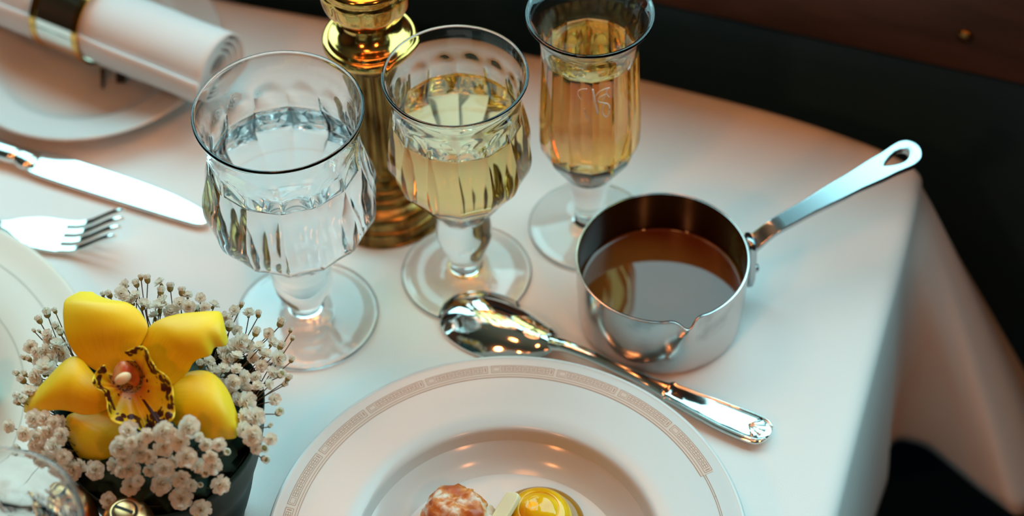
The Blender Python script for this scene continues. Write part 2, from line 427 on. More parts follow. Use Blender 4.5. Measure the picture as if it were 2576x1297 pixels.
G2F = [(r_ * 0.925, z) for r_, z in G1F[:-1]] + [(0.0106, 0.0078)]
G2S = [(0.0106, 0.0078), (0.0093, 0.0095), (0.0090, 0.0120), (0.0102, 0.0175), (0.0124, 0.0245), (0.0147, 0.0315), (0.0152, 0.0370), (0.0145, 0.0440), (0.0137, 0.0510)]
G2B = [(0.0137, 0.0510), (0.0152, 0.0540), (0.0186, 0.0590), (0.0222, 0.0650), (0.0262, 0.0715), (0.0306, 0.0780), (0.0346, 0.0840), (0.0370, 0.0900), (0.0381, 0.0970), (0.0377, 0.1045), (0.0366, 0.1120), (0.0348, 0.1205), (0.0335, 0.1280), (0.0334, 0.1360), (0.0347, 0.1440), (0.0362, 0.1486), (0.0369, 0.1502), (0.0370, 0.1509), (0.0367, 0.1515)]
G2D = [(0.0361, 0.1516), (0.0355, 0.1513), (0.0351, 0.1504), (0.0344, 0.1475), (0.0330, 0.1420), (0.0317, 0.1360), (0.0315, 0.1280), (0.0322, 0.1220)]
G2W = [(0.0322, 0.1220), (0.0331, 0.1190), (0.0346, 0.1120), (0.0357, 0.1045), (0.0360, 0.0970), (0.0348, 0.0905), (0.0322, 0.0850), (0.0282, 0.0795), (0.0230, 0.0735), (0.0155, 0.0688), (0.0070, 0.0668), (0, 0.0664)]
g2 = thing('wine_glass', 'fluted stemmed glass of white wine standing in front of the gilt lamp', 'glass', (-0.0253, 0.7824, 0))
goblet(g2, (-0.0253, 0.7824, 0), G2F, G2S, G2B, G2D, G2W, 'white_wine', m_wine_top, m_wine_wall, 14, 0.1370, 0.0520, 0.006, PH1)

G3F = [(r_ * 0.87, z) for r_, z in G1F[:-1]] + [(0.0092, 0.0085)]
G3S = [(0.0092, 0.0085), (0.0078, 0.0110), (0.0077, 0.0150), (0.0088, 0.0215), (0.0104, 0.0290), (0.0120, 0.0365), (0.0131, 0.0420), (0.0135, 0.0460)]
G3B = [(0.0135, 0.0460), (0.0156, 0.0495), (0.0190, 0.0550), (0.0226, 0.0610), (0.0256, 0.0670), (0.0270, 0.0730), (0.0274, 0.0820), (0.0273, 0.0950), (0.0268, 0.1080), (0.0262, 0.1200), (0.0257, 0.1310), (0.0256, 0.1400), (0.0264, 0.1470), (0.0286, 0.1540), (0.0313, 0.1585), (0.0326, 0.1600), (0.0329, 0.1607), (0.0326, 0.1615)]
G3D = [(0.0317, 0.1617), (0.0308, 0.1612), (0.0302, 0.1600), (0.0282, 0.1560), (0.0256, 0.1500), (0.0242, 0.1430), (0.0237, 0.1360)]
G3W = [(0.0237, 0.1360), (0.0240, 0.1280), (0.0244, 0.1180), (0.0249, 0.1060), (0.0250, 0.0920), (0.0246, 0.0800), (0.0233, 0.0725), (0.0200, 0.0680), (0.0120, 0.0660), (0, 0.0656)]
c3 = V((0.0436, 0.8139, 0))
g3 = thing('champagne_glass', 'tall narrow glass of pale champagne with etched monogram, flared rim at top', 'glass', c3)
goblet(g3, c3, G3F, G3S, G3B, G3D, G3W, 'champagne', m_champ_top, m_champ_wall, 14, 0.1440, 0.047, 0.004, PH1)
# etched monogram on the champagne glass
strokes = [([(320, 375), (220, 380), (150, 405), (120, 455), (130, 520), (160, 570), (195, 610)], 0.00024),
           ([(440, 385), (455, 470), (470, 560), (490, 660), (515, 760), (550, 910)], 0.00055),
           ([(505, 530), (560, 460), (640, 405), (720, 375), (805, 350)], 0.00028),
           ([(805, 350), (750, 400), (735, 450), (755, 500), (800, 550)], 0.00026),
           ([(730, 490), (640, 530), (570, 575), (550, 620), (580, 660), (660, 680), (740, 690), (795, 735), (805, 830), (785, 920), (740, 985), (680, 945), (645, 880), (650, 790), (695, 715), (730, 690)], 0.00036),
           ([(715, 510), (690, 570), (660, 640)], 0.00026), ([(270, 800), (268, 880), (275, 955), (312, 1000)], 0.00030)]
def on_cyl(px, py, c, rr):
    d = ray(px, py); ox, oy = CO.x - c.x, CO.y - c.y
    A = d.x ** 2 + d.y ** 2; B = 2 * (ox * d.x + oy * d.y); Cc = ox * ox + oy * oy - rr * rr
    t = (-B - math.sqrt(max(B * B - 4 * A * Cc, 0))) / (2 * A); return CO + d * t
mv = [tube(cr([on_cyl(1440 + x / 8.644, 180 + y / 8.644, c3, 0.0268) for x, y in st], 3), w, 5) for st, w in strokes]
tag(obj('etched_monogram', *merge(*mv), m_etch, g3), 'frosted script monogram etched on the bowl')

# ------------------------------------------------------------------ gilt table lamp
lc = V((-0.0704, 0.8382, 0))
la = thing('table_lamp', 'gilt table lamp with fluted column standing between the goblets', 'lamp', lc)
obj('base', *lathe(prof([(0, 0.0005), (0.033, 0.0005), (0.0342, 0.002), (0.0342, 0.0075), (0.0330, 0.0095), (0.0322, 0.0098), (0.0325, 0.0112), (0.0318, 0.0165), (0.0285, 0.0195), (0.0255, 0.0205), (0.0252, 0.0225), (0.0235, 0.0245), (0.0222, 0.0247), (0.0222, 0.0270), (0.0205, 0.0290), (0.0195, 0.0292), (0.0197, 0.0315), (0.0180, 0.0335), (0.0170, 0.0350)], 3), 72, lc), m_oldgold, la)
nflu = 16
def colr(r_, z, a):
    w = abs(((a * nflu / (2 * PI)) % 1) - 0.5) * 2
    return r_ * (1 - 0.17 * (1 - w ** 2.5) * ss(0.036, 0.043, z) * ss(0.113, 0.107, z))
obj('column', *lathe(prof([(0.0170, 0.0350), (0.0172, 0.0375), (0.0160, 0.0400), (0.0155, 0.0500), (0.0142, 0.0800), (0.0132, 0.1060), (0.0134, 0.1110), (0.0142, 0.1130), (0.0142, 0.1155), (0.0132, 0.1170)], 5), nflu * 10, lc, colr), m_oldgold, la)
obj('collar', *lathe(prof([(0.0132, 0.1170), (0.0165, 0.1180), (0.0195, 0.1195), (0.0215, 0.1215), (0.0225, 0.1222), (0.0245, 0.1235), (0.0253, 0.1258), (0.0250, 0.1280), (0.0238, 0.1290), (0.0226, 0.1290), (0.0215, 0.1305), (0.0200, 0.1312), (0.0165, 0.1330), (0.0135, 0.1365), (0.0122, 0.1400)], 5), 72, lc), m_gold, la)
def leafr(r_, z, a):
    w = abs(((a * 8 / (2 * PI)) % 1) - 0.5) * 2
    return r_ * (1 - 0.05 * (w ** 3) * ss(0.143, 0.150, z) * ss(0.170, 0.163, z))
obj('knop', *lathe(prof([(0.0122, 0.1400), (0.0150, 0.1425), (0.0195, 0.1475), (0.0228, 0.1540), (0.0240, 0.1605), (0.0242, 0.1640), (0.0232, 0.1665), (0.0238, 0.1690), (0.0230, 0.1715), (0.0180, 0.1740), (0.0120, 0.1770), (0.0095, 0.1850), (0.0080, 0.21), (0.0075, 0.345), (0.0, 0.346)], 5), 80, lc, leafr), m_gold, la)
sh = obj('lamp_shade', *lathe([(0.075, 0.335), (0.045, 0.46)], 48, lc), m_shade, la); solid(sh, 0.001)
obj('shade_carrier', *merge(*[tube([lc + UP * 0.343, lc + V((0.0745 * math.cos(a), 0.0745 * math.sin(a), 0.337))], 0.0012) for a in (0.3, 0.3 + 2 * PI / 3, 0.3 + 4 * PI / 3)]), m_gold, la)

# ------------------------------------------------------------------ saucepan
pc = V((0.0789, 0.7485, 0)); PR, PHT = 0.0455, 0.0475
sa = math.atan2(P(1735, 826, PHT).y - pc.y, P(1735, 826, PHT).x - pc.x)
pan = thing('saucepan', 'small steel saucepan of brown sauce with pouring notch and long handle', 'saucepan', pc)
def panr(r_, z, a):
    d = (a - sa + PI) % (2 * PI) - PI
    g = math.exp(-(d / 0.085) ** 2) * ss(0.024, PHT, z)
    sh_ = 0.30 * math.exp(-(d / 0.22) ** 2) * ss(0.030, PHT, z)
    return r_ * (1 + 0.085 * g - 0.0 * sh_)
pp = prof([(0, 0.0003), (0.035, 0.0003), (0.0405, 0.0010), (0.0432, 0.0030), (0.0442, 0.0070), (0.0446, 0.0160), (0.0451, 0.0300), (0.0455, PHT - 0.001), (0.0456, PHT - 0.0002), (0.0450, PHT + 0.0001)], 4) + prof([(0.0446, PHT), (0.0443, PHT - 0.001), (0.0439, 0.0300), (0.0434, 0.0160), (0.0430, 0.0090), (0.0418, 0.0045), (0.0390, 0.0025), (0.034, 0.0018), (0, 0.0018)], 4)
npo = len(prof([(0, 0)] * 10, 4)); vs, fs = lathe(pp, 240, pc, panr)
for v in vs:                              # the notch dips the rim
    rel = v - pc; a = math.atan2(rel.y, rel.x); d = (a - sa + PI) % (2 * PI) - PI
    v.z -= 0.0030 * math.exp(-(d / 0.075) ** 2) * ss(0.036, PHT, v.z) - 0.0006 * math.exp(-((abs(d) - 0.19) / 0.07) ** 2) * ss(0.036, PHT, v.z)
bq = [f for f in fs if f[0] < npo * 240]; iq = [tuple(i - npo * 240 for i in f) for f in fs if f[0] >= npo * 240]
obj('body', vs[:(npo + 1) * 240], bq, m_pan, pan)
m_pan_darkened = mat('pan_steel_darkened', (0.10, 0.092, 0.088), 0.24, 1.0); add_bump(m_pan_darkened, 60, 0.0006, 0.1, 2)  # same steel inside the pan; its dark reflections are put into the colour
obj('pan_interior', vs[npo * 240:], iq, m_pan_darkened, pan)
sz = 0.0205
obj('sauce', *lathe([(0.0437, sz + 0.0009), (0.0431, sz + 0.0002), (0.0415, sz), (0.02, sz), (0, sz)], 96, pc), m_sauce, pan)
h0 = P(1886, 606, 0.0445); h1 = P(2312, 372, 0.062)
hx = (h1 - h0); HLEN = hx.length; hx.normalize(); hs = hx.cross(UP).normalized() * -1; hu = hx.cross(hs).normalized()
if hu.z < 0: hu = -hu
hs = hu.cross(hx)
_ro = Matrix.Rotation(math.radians(13.5) * (1 if (Matrix.Rotation(0.2, 3, hx) @ hu).y < hu.y else -1), 3, hx); hs = _ro @ hs; hu = _ro @ hu
HWD = [(0, 0.0046), (0.012, 0.0042), (0.03, 0.0045), (0.06, 0.0058), (0.085, 0.0072), (HLEN - 0.009, 0.0082)]
def hw(x):
    if x < HLEN - 0.009: return interp(HWD, x)
    return math.sqrt(max(0.0082 ** 2 - ((x - HLEN + 0.009) * 0.0082 / 0.009) ** 2, 0))
xs = [HLEN * i / 40 for i in range(33)] + [HLEN * (0.8 + 0.2 * math.sin(PI / 2 * i / 14)) for i in range(1, 15)]
outl = [(x, hw(x)) for x in xs] + [(x, -hw(x)) for x in xs[-2::-1]]
hc = HLEN - 0.0125
hole = []
for k in range(28):
    a = 2 * PI * k / 28
    rr = 0.0036
    x = hc + (0.0052 if math.cos(a) > 0 else 0.0105) * math.cos(a) * (1 if math.cos(a) > 0 else 1)
    y = rr * math.sin(a) * (1 if math.cos(a) > 0 else (1 - abs(math.cos(a)) ** 1.6 * 0.55))
    hole.append((x, y))
hv, hf = flat_shape([outl, hole[::-1]], 0.0024, 0.0006, 2)
def hbend(v):
    b = 0.0012 * math.sin(PI * min(max(v.x / HLEN, 0), 1)) - 0.006 * (1 - ss(0, 0.016, v.x))
    return h0 + hx * v.x + hs * v.y + hu * (v.z + b)
hd = obj('handle', [hbend(v) for v in hv], hf, m_steel, pan, angle=40)
rad = V((h0.x - pc.x, h0.y - pc.y, 0)).normalized(); tan = UP.cross(rad)
bsec = []
for z, w, t in ((0.0465, 0.0048, 0.0020), (0.041, 0.0050, 0.0030), (0.034, 0.0056, 0.0031), (0.026, 0.0068, 0.0030), (0.019, 0.0072, 0.0029), (0.0135, 0.0058, 0.0027), (0.0110, 0.002, 0.0018)):
    bsec.append((pc + rad * (0.0466 + t * 0.8) + UP * z, tan, rad, w, t))
obj('bracket', *loft(bsec, 16, 0.7), m_steel, hd)
for dz, dt in ((0.0215, 0.0),):
    q = pc + rad * 0.0515 + UP * dz
    rv, rf_ = lathe(prof([(0.0026, 0), (0.0028, 0.0014), (0.0020, 0.0030), (0, 0.0034)], 3), 14)
    RM = Matrix((tan, UP, rad)).transposed()
    obj('rivet', [q + RM @ v for v in rv], rf_, m_steel, hd)

# ------------------------------------------------------------------ serving spoon (face down)
s_tip = P(1116, 752, 0.004) - V((0, 0.003, 0)); s_end = P(1938, 1082, 0.006) - V((0, 0.002, 0))
sx = V((s_end.x - s_tip.x, s_end.y - s_tip.y, 0)); SL = sx.length; sx.normalize(); sy = UP.cross(sx)
def sp(x, y, z): return V((s_tip.x, s_tip.y, 0)) + sx * x + sy * y + UP * z
spn = thing('serving_spoon', 'large silver spoon lying face down between saucepan and soup plate', 'spoon', sp(SL / 2, 0, 0))
BL = 0.069
rows = []
for i in range(25):
    t = i / 24
    x = BL * (1 - math.cos(PI * t)) / 2
    u = x / BL
    w = 0.0222 * (max(u, 0) ** 0.46) * ((1 - u) ** 0.46) * 1.95 * (1.06 - 0.26 * u) if 0 < u < 1 else 0.0
    w = max(w, 0.0034 * ss(0.75, 1.0, u), 0.0002)
    hgt = 0.0122 * max(1 - abs(2 * u - 1) ** 2.4, 0.0) ** 0.72
    base = 0.0006 + 0.0055 * ss(0.72, 1.0, u)
    hgt = max(hgt * (1 - 0.0 * u), 0.001 + 0.003 * ss(0.85, 1, u))
    row = []
    for k in range(25):
        v = -1 + 2 * k / 24
        row.append(sp(x, w * v, base + hgt * (1 - abs(v) ** 2.0)))
    rows.append(row)
vs, fs = grid(rows); b = obj('bowl', vs, fs, m_silver, spn); solid(b, 0.0013, 0); subd(b, 1)
HS = [(BL - 0.006, 0.0050, 0.0036, 0.0068), (BL - 0.001, 0.0044, 0.0034, 0.0078), (BL + 0.006, 0.0036, 0.0030, 0.0095), (BL + 0.02, 0.0032, 0.0026, 0.0100), (BL + 0.045, 0.0034, 0.0022, 0.0085), (BL + 0.062, 0.0044, 0.0019, 0.0070),
      (BL + 0.0655, 0.0066, 0.0020, 0.0066), (BL + 0.070, 0.0062, 0.0019, 0.0060), (BL + 0.085, 0.0078, 0.0020, 0.0050), (BL + 0.10, 0.0092, 0.0021, 0.0042), (SL - 0.008, 0.0093, 0.0021, 0.0042), (SL - 0.003, 0.0074, 0.0019, 0.0046), (SL - 0.0006, 0.0040, 0.0015, 0.0050), (SL, 0.0012, 0.0008, 0.0052)]
HS2 = [tuple(p) for p in cr([V(h) for h in [(a, b_, c_) for a, b_, c_, d_ in HS]], 4)]
HZ = [(a, d_) for a, b_, c_, d_ in HS]
def hsz(x): return interp(HZ, x)
sh_ = obj('handle', *loft([(sp(x, 0, hsz(x)), sy, UP, max(w, 0.0008), max(t, 0.0005)) for x, w, t in HS2], 20, 0.85), m_silver, spn)
thr = []
for sgn in (1, -1):
    thr.append(tube([sp(x, sgn * w * 0.80, hsz(x) + t * 0.86) for x, w, t in HS2 if BL + 0.066 < x < SL - 0.001], 0.0007, 6))
for k in range(-2, 3):
    a = k * 0.5
    thr.append(tube([sp(SL - 0.0125, 0, hsz(SL - 0.01) + 0.0020), sp(SL - 0.0125 + 0.0095 * math.cos(a), 0.0075 * math.sin(a), hsz(SL - 0.003) + 0.0016)], [0.0004, 0.0011], 6))
obj('thread_moulding', *merge(*thr), m_silver, sh_)

# ------------------------------------------------------------------ dinner knife
k_t = P(531, 552, 0.003); k_b = P(80, 402, 0.006)
kx = V((k_t.x - k_b.x, k_t.y - k_b.y, 0)); KL = kx.length; kx.normalize(); ky = UP.cross(kx)
def kp(x, y, z): return V((k_b.x, k_b.y, 0)) + kx * x + ky * y + UP * z
kn = thing('dinner_knife', 'silver table knife with shining blade lying beside the rear plate', 'knife', kp(0, 0, 0))
up_e = [(0.0, 0.0075), (0.004, 0.0088), (0.02, 0.0092), (0.06, 0.0090), (0.085, 0.0078), (0.10, 0.0058), (KL - 0.006, 0.0032), (KL - 0.001, 0.0004), (KL, -0.0030), (KL - 0.003, -0.0062), (KL - 0.012, -0.0076), (0.06, -0.0084), (0.02, -0.0086), (0.004, -0.0080), (0.0, -0.0065)]
bo = [(p.x, p.y) for p in cr([V((a, b, 0)) for a, b in up_e], 4)]
bv, bf = flat_shape([bo], 0.0011, 0.0007, 2)
m_blade = mat('knife_blade', (0.90, 0.90, 0.90), 0.12, 1.0)
# the blade is turned a little on its handle
obj('blade', [kp(v.x, v.y, 0.0048 + v.z - 0.010 * v.x + 0.10 * v.y) for v in bv], bf, m_blade, kn, angle=40)
obj('bolster', *loft([(kp(x, 0, z), ky, UP, w, t) for x, w, t, z in ((0.004, 0.0058, 0.0022, 0.0048), (-0.002, 0.0074, 0.0036, 0.0052), (-0.006, 0.0070, 0.0042, 0.0055), (-0.009, 0.0056, 0.0040, 0.0057))], 18, 0.9), m_silver, kn)
obj('handle', *loft([(kp(x, 0, z), ky, UP, w, t) for x, w, t, z in ((-0.008, 0.0056, 0.0040, 0.0057), (-0.014, 0.0062, 0.0044, 0.0058), (-0.04, 0.0078, 0.0050, 0.0058), (-0.07, 0.0090, 0.0052, 0.0058), (-0.088, 0.0088, 0.0050, 0.0057), (-0.094, 0.0060, 0.0040, 0.0055), (-0.0955, 0.002, 0.002, 0.0055))], 18, 0.85), m_silver, kn)

# ------------------------------------------------------------------ fork
f_c = P(143, 592, 0.004); fx = V((0.982, -0.19, 0)).normalized(); fy = UP.cross(fx)
def fz(x): return interp([(-0.12, 0.008), (-0.085, 0.012), (-0.055, 0.013), (-0.030, 0.0075), (-0.012, 0.0040), (0.002, 0.0032), (0.008, 0.0042), (0.042, 0.021)], x)
def fp(v): return V((f_c.x, f_c.y, 0)) + fx * v.x + fy * v.y + UP * (v.z + fz(v.x) + 0.08 * v.y)
fk = thing('dinner_fork', 'silver fork with four raised tines touching the white plate at left', 'fork', V((f_c.x, f_c.y, 0)))
def dense(pl, n=6):
    out = []
    for a, b in zip(pl, pl[1:] + pl[:1]):
        for k in range(n): out.append((lerp(a[0], b[0], k / n), lerp(a[1], b[1], k / n)))
    return out
hd_o = [(-0.034, 0.0022), (-0.028, 0.0034), (-0.021, 0.0075), (-0.012, 0.0108), (0.004, 0.0114), (0.004, -0.0114), (-0.012, -0.0108), (-0.021, -0.0075), (-0.028, -0.0034), (-0.034, -0.0022)]
vv, ff = flat_shape([dense([(p.x, p.y) for p in cr([V((a, b, 0)) for a, b in hd_o[:5]], 4)] + [(p.x, p.y) for p in cr([V((a, b, 0)) for a, b in hd_o[5:]], 4)], 2)], 0.0012, 0.0006)
obj('fork_head', [fp(v) for v in vv], ff, m_silver, fk, angle=40)
for k in range(4):
    yc = (-1.5 + k) * 0.0060
    xe = 0.042 - 0.0012 * abs(k - 1.5) * 1
    vv, ff = flat_shape([dense([(0.002, yc + 0.0021), (0.02, yc + 0.0018), (xe - 0.004, yc + 0.0014), (xe, yc), (xe - 0.004, yc - 0.0014), (0.02, yc - 0.0018), (0.002, yc - 0.0021)], 5)], 0.0011, 0.0006)
    obj('tine', [fp(v) for v in vv], ff, m_silver, fk, angle=40)
obj('handle', *loft([(fp(V((x, 0, 0))), fy, UP, w, t) for x, w, t in ((-0.031, 0.0028, 0.0014), (-0.04, 0.0024, 0.0018), (-0.055, 0.0026, 0.0019), (-0.08, 0.0042, 0.0017), (-0.105, 0.0075, 0.0018), (-0.118, 0.0080, 0.0018), (-0.124, 0.004, 0.0014))], 16, 0.85), m_silver, fk)

# ------------------------------------------------------------------ plates
def plate(root, name, c, outer, m, n=128):
    return obj(name, *lathe(prof(outer, 4), n, c), m, root)
def ringstrip(c, zf, r0, r1, a0, a1, seg=None, lift=0.00012):
    seg = seg or max(1, int(abs(a1 - a0) / 0.02)); rows = []
    for i in range(seg + 1):
        a = lerp(a0, a1, i / seg)
        rows.append([c + V((r_ * math.cos(a), r_ * math.sin(a), zf(r_) + lift)) for r_ in (r0, r1)])
    v, f = grid(rows); return v, [q[::-1] for q in f] if a1 > a0 else f
# soup plate
sc = V((-0.0075, 0.5840, 0))
ZR, ZW, RR, RW = 0.0290, 0.0235, 0.1164, 0.0765
spl = thing('soup_plate', 'white soup plate with rose border and deep well, in front of the spoon', 'plate', sc)
top = [(RR, ZR), (RR - 0.0012, ZR + 0.0004)] + [(lerp(RR - 0.003, RW, t), lerp(ZR + 0.0001, ZW, t)) for t in (0, 0.33, 0.66, 0.94)] + [(RW - 0.0018, ZW - 0.0012), (RW - 0.0035, ZW - 0.0050), (RW - 0.0065, 0.0115), (RW - 0.0115, 0.0068), (RW - 0.021, 0.0047), (0.035, 0.0042), (0, 0.0040)]
bot = [(0, 0.0012), (0.034, 0.0012), (0.0365, 0.0004), (0.040, 0.0003), (0.042, 0.0012), (0.052, 0.0022), (0.064, 0.0080), (RW, 0.0190), (0.100, 0.0235), (RR - 0.001, ZR - 0.0016), (RR + 0.0002, ZR - 0.0008)]
obj('plate_body', *lathe(prof(bot + top, 4), 160, sc), m_china, spl)
def zrim(r_): return lerp(ZR + 0.0001, ZW, (RR - 0.003 - r_) / (RR - 0.003 - RW)) + 0.00005
def ang(px, py):
    p = P(px, py, 0.028); return math.atan2(p.y - sc.y, p.x - sc.x)
aE = ang(1779, 1192); a_b = ang(1232, 937); step = (a_b - aE) / 4
pr = []; bg = []
R0, R1, R2, R3 = 0.1102, 0.1063, 0.1049, 0.1037; LW = 0.00016
bg.append(ringstrip(sc, zrim, R0, R3, aE, aE + 2 * PI - step * 2.6, 400, 0.00008))
for k in range(19):
    b0 = aE + step * (k + 0.03); b1 = aE + step * (k + 0.97)
    if k >= 19: break
    for rr in (R0, R1): pr.append(ringstrip(sc, zrim, rr + LW, rr - LW, b0, b1))
    for bb in (b0, b1): pr.append(ringstrip(sc, zrim, R0, R1, bb - 0.0016, bb + 0.0016, 1))
    # boxes: from the right end of the cartouche: slim bar, six figures, open rectangle
    q0, q1 = b0, b1
    def at(f): return lerp(q0, q1, f)
    pr.append(ringstrip(sc, zrim, R0 - 0.0008, R1 + 0.0008, at(0.025), at(0.045), 1))
    for j in range(6):
        f0 = 0.075 + j * 0.131; f1 = f0 + 0.108
        for rr in (R0 - 0.0008, R1 + 0.0008): pr.append(ringstrip(sc, zrim, rr + LW, rr - LW, at(f0), at(f1), 2))
        for g in (f0, (f0 + f1) / 2, f1): pr.append(ringstrip(sc, zrim, R0 - 0.0008, R1 + 0.0008, at(g) - 0.0014, at(g) + 0.0014, 1))
        rm = (R0 + R1) / 2; pr.append(ringstrip(sc, zrim, rm + LW, rm - LW, at(f0), at(f1), 2))
    f0, f1 = 0.868, 0.972
    for rr in (R0 - 0.0008, R1 + 0.0008): pr.append(ringstrip(sc, zrim, rr + LW * 0.8, rr - LW * 0.8, at(f0), at(f1), 2))
    for g in (f0, f1): pr.append(ringstrip(sc, zrim, R0 - 0.0008, R1 + 0.0008, at(g) - 0.0011, at(g) + 0.0011, 1))
for rr in (R2, R3): pr.append(ringstrip(sc, zrim, rr + LW, rr - LW, aE, aE + 2 * PI - step * 2.6, 300))
a0 = aE - step * 2.6
for rr in (R1 - 0.0003, R2 + 0.0002): pr.append(ringstrip(sc, zrim, rr + LW, rr - LW, a0, aE, 60))
for k in range(6): pr.append(ringstrip(sc, zrim, R1, R2, a0 + 0.06 + (aE - a0) * k / 6.5 - 0.001, a0 + 0.06 + (aE - a0) * k / 6.5 + 0.001, 1))
bd = obj('printed_border', *merge(*bg), m_printbg, spl, smooth=True)
obj('border_figures', *merge(*pr), m_print, bd, smooth=True)
for o in (bd, bd.children[0] if bd.children else bd):
    pass

# left plate
lpc = V((-0.3595, 0.6885, 0)); LR = 0.1440
lpt = thing('dinner_plate', 'cream plate with thin grey rings at left edge, behind the flowers', 'plate', lpc)
bot = [(0, 0.0012), (0.07, 0.0012), (0.074, 0.0003), (0.078, 0.0003), (0.081, 0.002), (0.098, 0.0060), (0.12, 0.0105), (LR - 0.002, 0.0170), (LR, 0.0182)]
top = [(LR, 0.0186), (LR - 0.0012, 0.0195), (LR - 0.0035, 0.0192), (0.129, 0.0170), (0.110, 0.0140), (0.099, 0.0115), (0.088, 0.0065), (0.080, 0.0045), (0.07, 0.0040), (0, 0.0038)]
plate(lpt, 'plate_body', lpc, bot + top, m_cream, 160)
tz = [(r_, z) for r_, z in prof(top, 4)][::-1]
def zl(r_):
    for (a, b), (c_, d_) in zip(tz, tz[1:]):
        if a <= r_ <= c_: return lerp(b, d_, (r_ - a) / max(c_ - a, 1e-9))
    return 0.019
obj('ring_lines', *merge(ringstrip(lpc, zl, 0.1262, 0.1255, 0, 2 * PI, 240), ringstrip(lpc, zl, 0.1042, 0.1035, 0, 2 * PI, 240)), m_line, lpt)
# green food on that plate
m_green = mat('green_leaf_flesh', (0.002, 0.17, 0.075), 0.4)
gc = P(-47, 975, 0.02)
gv, gf = sphere(gc, 0.011, 24, 14, (0.75, 1.15, 1.25))
tag(obj('green_garnish', [v + V((0.0006 * math.sin(v.y * 900), 0, 0)) for v in gv], gf, m_green), 'green food just entering at the left edge, on the cream plate', 'food')

# rear plate with napkin
bc = V((-0.2500, 0.9600, 0)); BR = 0.0800
bpl = thing('bread_plate', 'small white plate under the rolled napkin at upper left', 'plate', bc)
bot = [(0, 0.0012), (0.040, 0.0012), (0.043, 0.0003), (0.046, 0.0003), (0.049, 0.002), (0.058, 0.0070), (BR - 0.002, 0.0150), (BR, 0.0162)]
top = [(BR, 0.0167), (BR - 0.0012, 0.0174), (BR - 0.003, 0.0170), (0.066, 0.0140), (0.058, 0.0115), (0.052, 0.0070), (0.046, 0.0048), (0.03, 0.0042), (0, 0.0040)]
plate(bpl, 'plate_body', bc, bot + top, m_china, 128)
mk = []
for x0, x1, y0, y1 in ((254, 268, 178, 228), (292, 322, 188, 215)):
    a = P(x0, y0, 0.0075); b = P(x1, y0, 0.0075); c_ = P(x1 - 6, y1, 0.0045); d_ = P(x0 + 2, y1, 0.0045)
    mk.append(([p + UP * 0.0022 for p in (d_, c_, b, a)], [(0, 1, 2, 3)]))
# napkin roll
e1 = P(560, 168, 0.0435); e0 = P(150, 6, 0.0435)
nx = (e1 - e0).normalized(); nx.z = 0; nx.normalize(); ny = UP.cross(nx)
NLn = 0.205; ncen = V((e1.x, e1.y, 0)) - nx * NLn / 2
NR = 0.0242
nap = thing('napkin', 'white linen napkin rolled up in a metal ring on the rear plate', 'napkin', ncen)
def nring(x): return ncen + nx * x
rows = []
NT = 4.2
sq = (NLn / 2 - 0.118, 0.022)
for i in range(41):
    x = -NLn / 2 + NLn * i / 40
    row = []
    k_ = 1 - 0.06 * math.exp(-((x - (NLn / 2 - 0.1025)) / 0.022) ** 2) + 0.03 * math.sin(i * 0.5)* 0.3
    for j in range(int(NT * 28) + 1):
        th = j / 28 * 2 * PI
        rr = (0.0075 + (NR - 0.0075) * j / (NT * 28)) * k_
        wob = 1 + 0.02 * math.sin(3 * th + i * 0.12)
        inset = 0.004 * (1 - j / (NT * 28)) * (1 if i > 37 else 0)
        row.append(nring(x - inset) + ny * (rr * wob * math.cos(-th + 3.9)) + UP * (0.0172 + NR * 0.97 + rr * wob * 0.97 * math.sin(-th + 3.9)))
    rows.append(row)
nr = obj('linen_roll', *grid(rows), m_napkin, nap); solid(nr, 0.0013, 0)
m_ring = mat('mirror_metal_ring', (0.80, 0.76, 0.68), 0.06, 1.0)
ra0 = NLn / 2 - 0.0860; ra1 = NLn / 2 - 0.1190
nrg = thing('napkin_ring', 'shiny metal ring with gilt edges around the rolled napkin', 'napkin ring', nring((ra0 + ra1) / 2))
def axis_lathe(profile, n=64):
    rows = []
    for r_, x in profile:
        rows.append([nring(x) + ny * (r_ * math.cos(2 * PI * k / n)) + UP * (0.0172 + NR * 0.97 + r_ * math.sin(2 * PI * k / n)) for k in range(n)])
    return grid(rows, True)
def tubeprof(x0, x1, ri, ro): return [(ri, x0), (ro, x0), (ro, lerp(x0, x1, .3)), (ro, lerp(x0, x1, .7)), (ro, x1), (ri, x1), (ri, x0)]
obj('band', *axis_lathe(tubeprof(ra1, ra0, 0.0240, 0.0252)), m_ring, nrg, angle=30)
obj('rim', *axis_lathe(tubeprof(ra1 - 0.0008, ra1 + 0.0034, 0.0241, 0.0259)), m_gold, nrg, angle=30)
obj('rim', *axis_lathe(tubeprof(ra0 - 0.0034, ra0 + 0.0008, 0.0241, 0.0259)), m_gold, nrg, angle=30)
obj('printed_mark', *merge(*mk), m_dark, bpl, smooth=False)

# ------------------------------------------------------------------ food in the soup plate
from mathutils import noise as mn
def lumpy(c, r, sc_, amp, fr, n=48, m=32, seed=0.0):
    v, f = sphere((0, 0, 0), 1, n, m); out = []
    for p in v:
        d = 1 + amp * mn.fractal(p * fr + V((seed, seed, seed)), 0.6, 2.0, 4)
        out.append(V(c) + V((p.x * sc_[0], p.y * sc_[1], p.z * sc_[2])) * r * d)
    return out, f
m_sea = mat('seared_shellfish', (0.6, 0.15, 0.04), 0.35, sss=0.1)
rr_ = noise_col(m_sea, (0.46, 0.085, 0.010), (0.78, 0.68, 0.56), 110, 0.40, 0.63, 7)
e = rr_.color_ramp.elements.new(0.52); e.color = (0.68, 0.24, 0.06, 1)
fc = P(1146, 1290, 0.017)
o = obj('shellfish_piece', *lumpy(fc, 0.0155, (1.05, 0.95, 0.80), 0.20, 1.35, seed=3.1), m_sea)
tag(o, 'browned orange and white piece of shellfish in the soup plate', 'food')
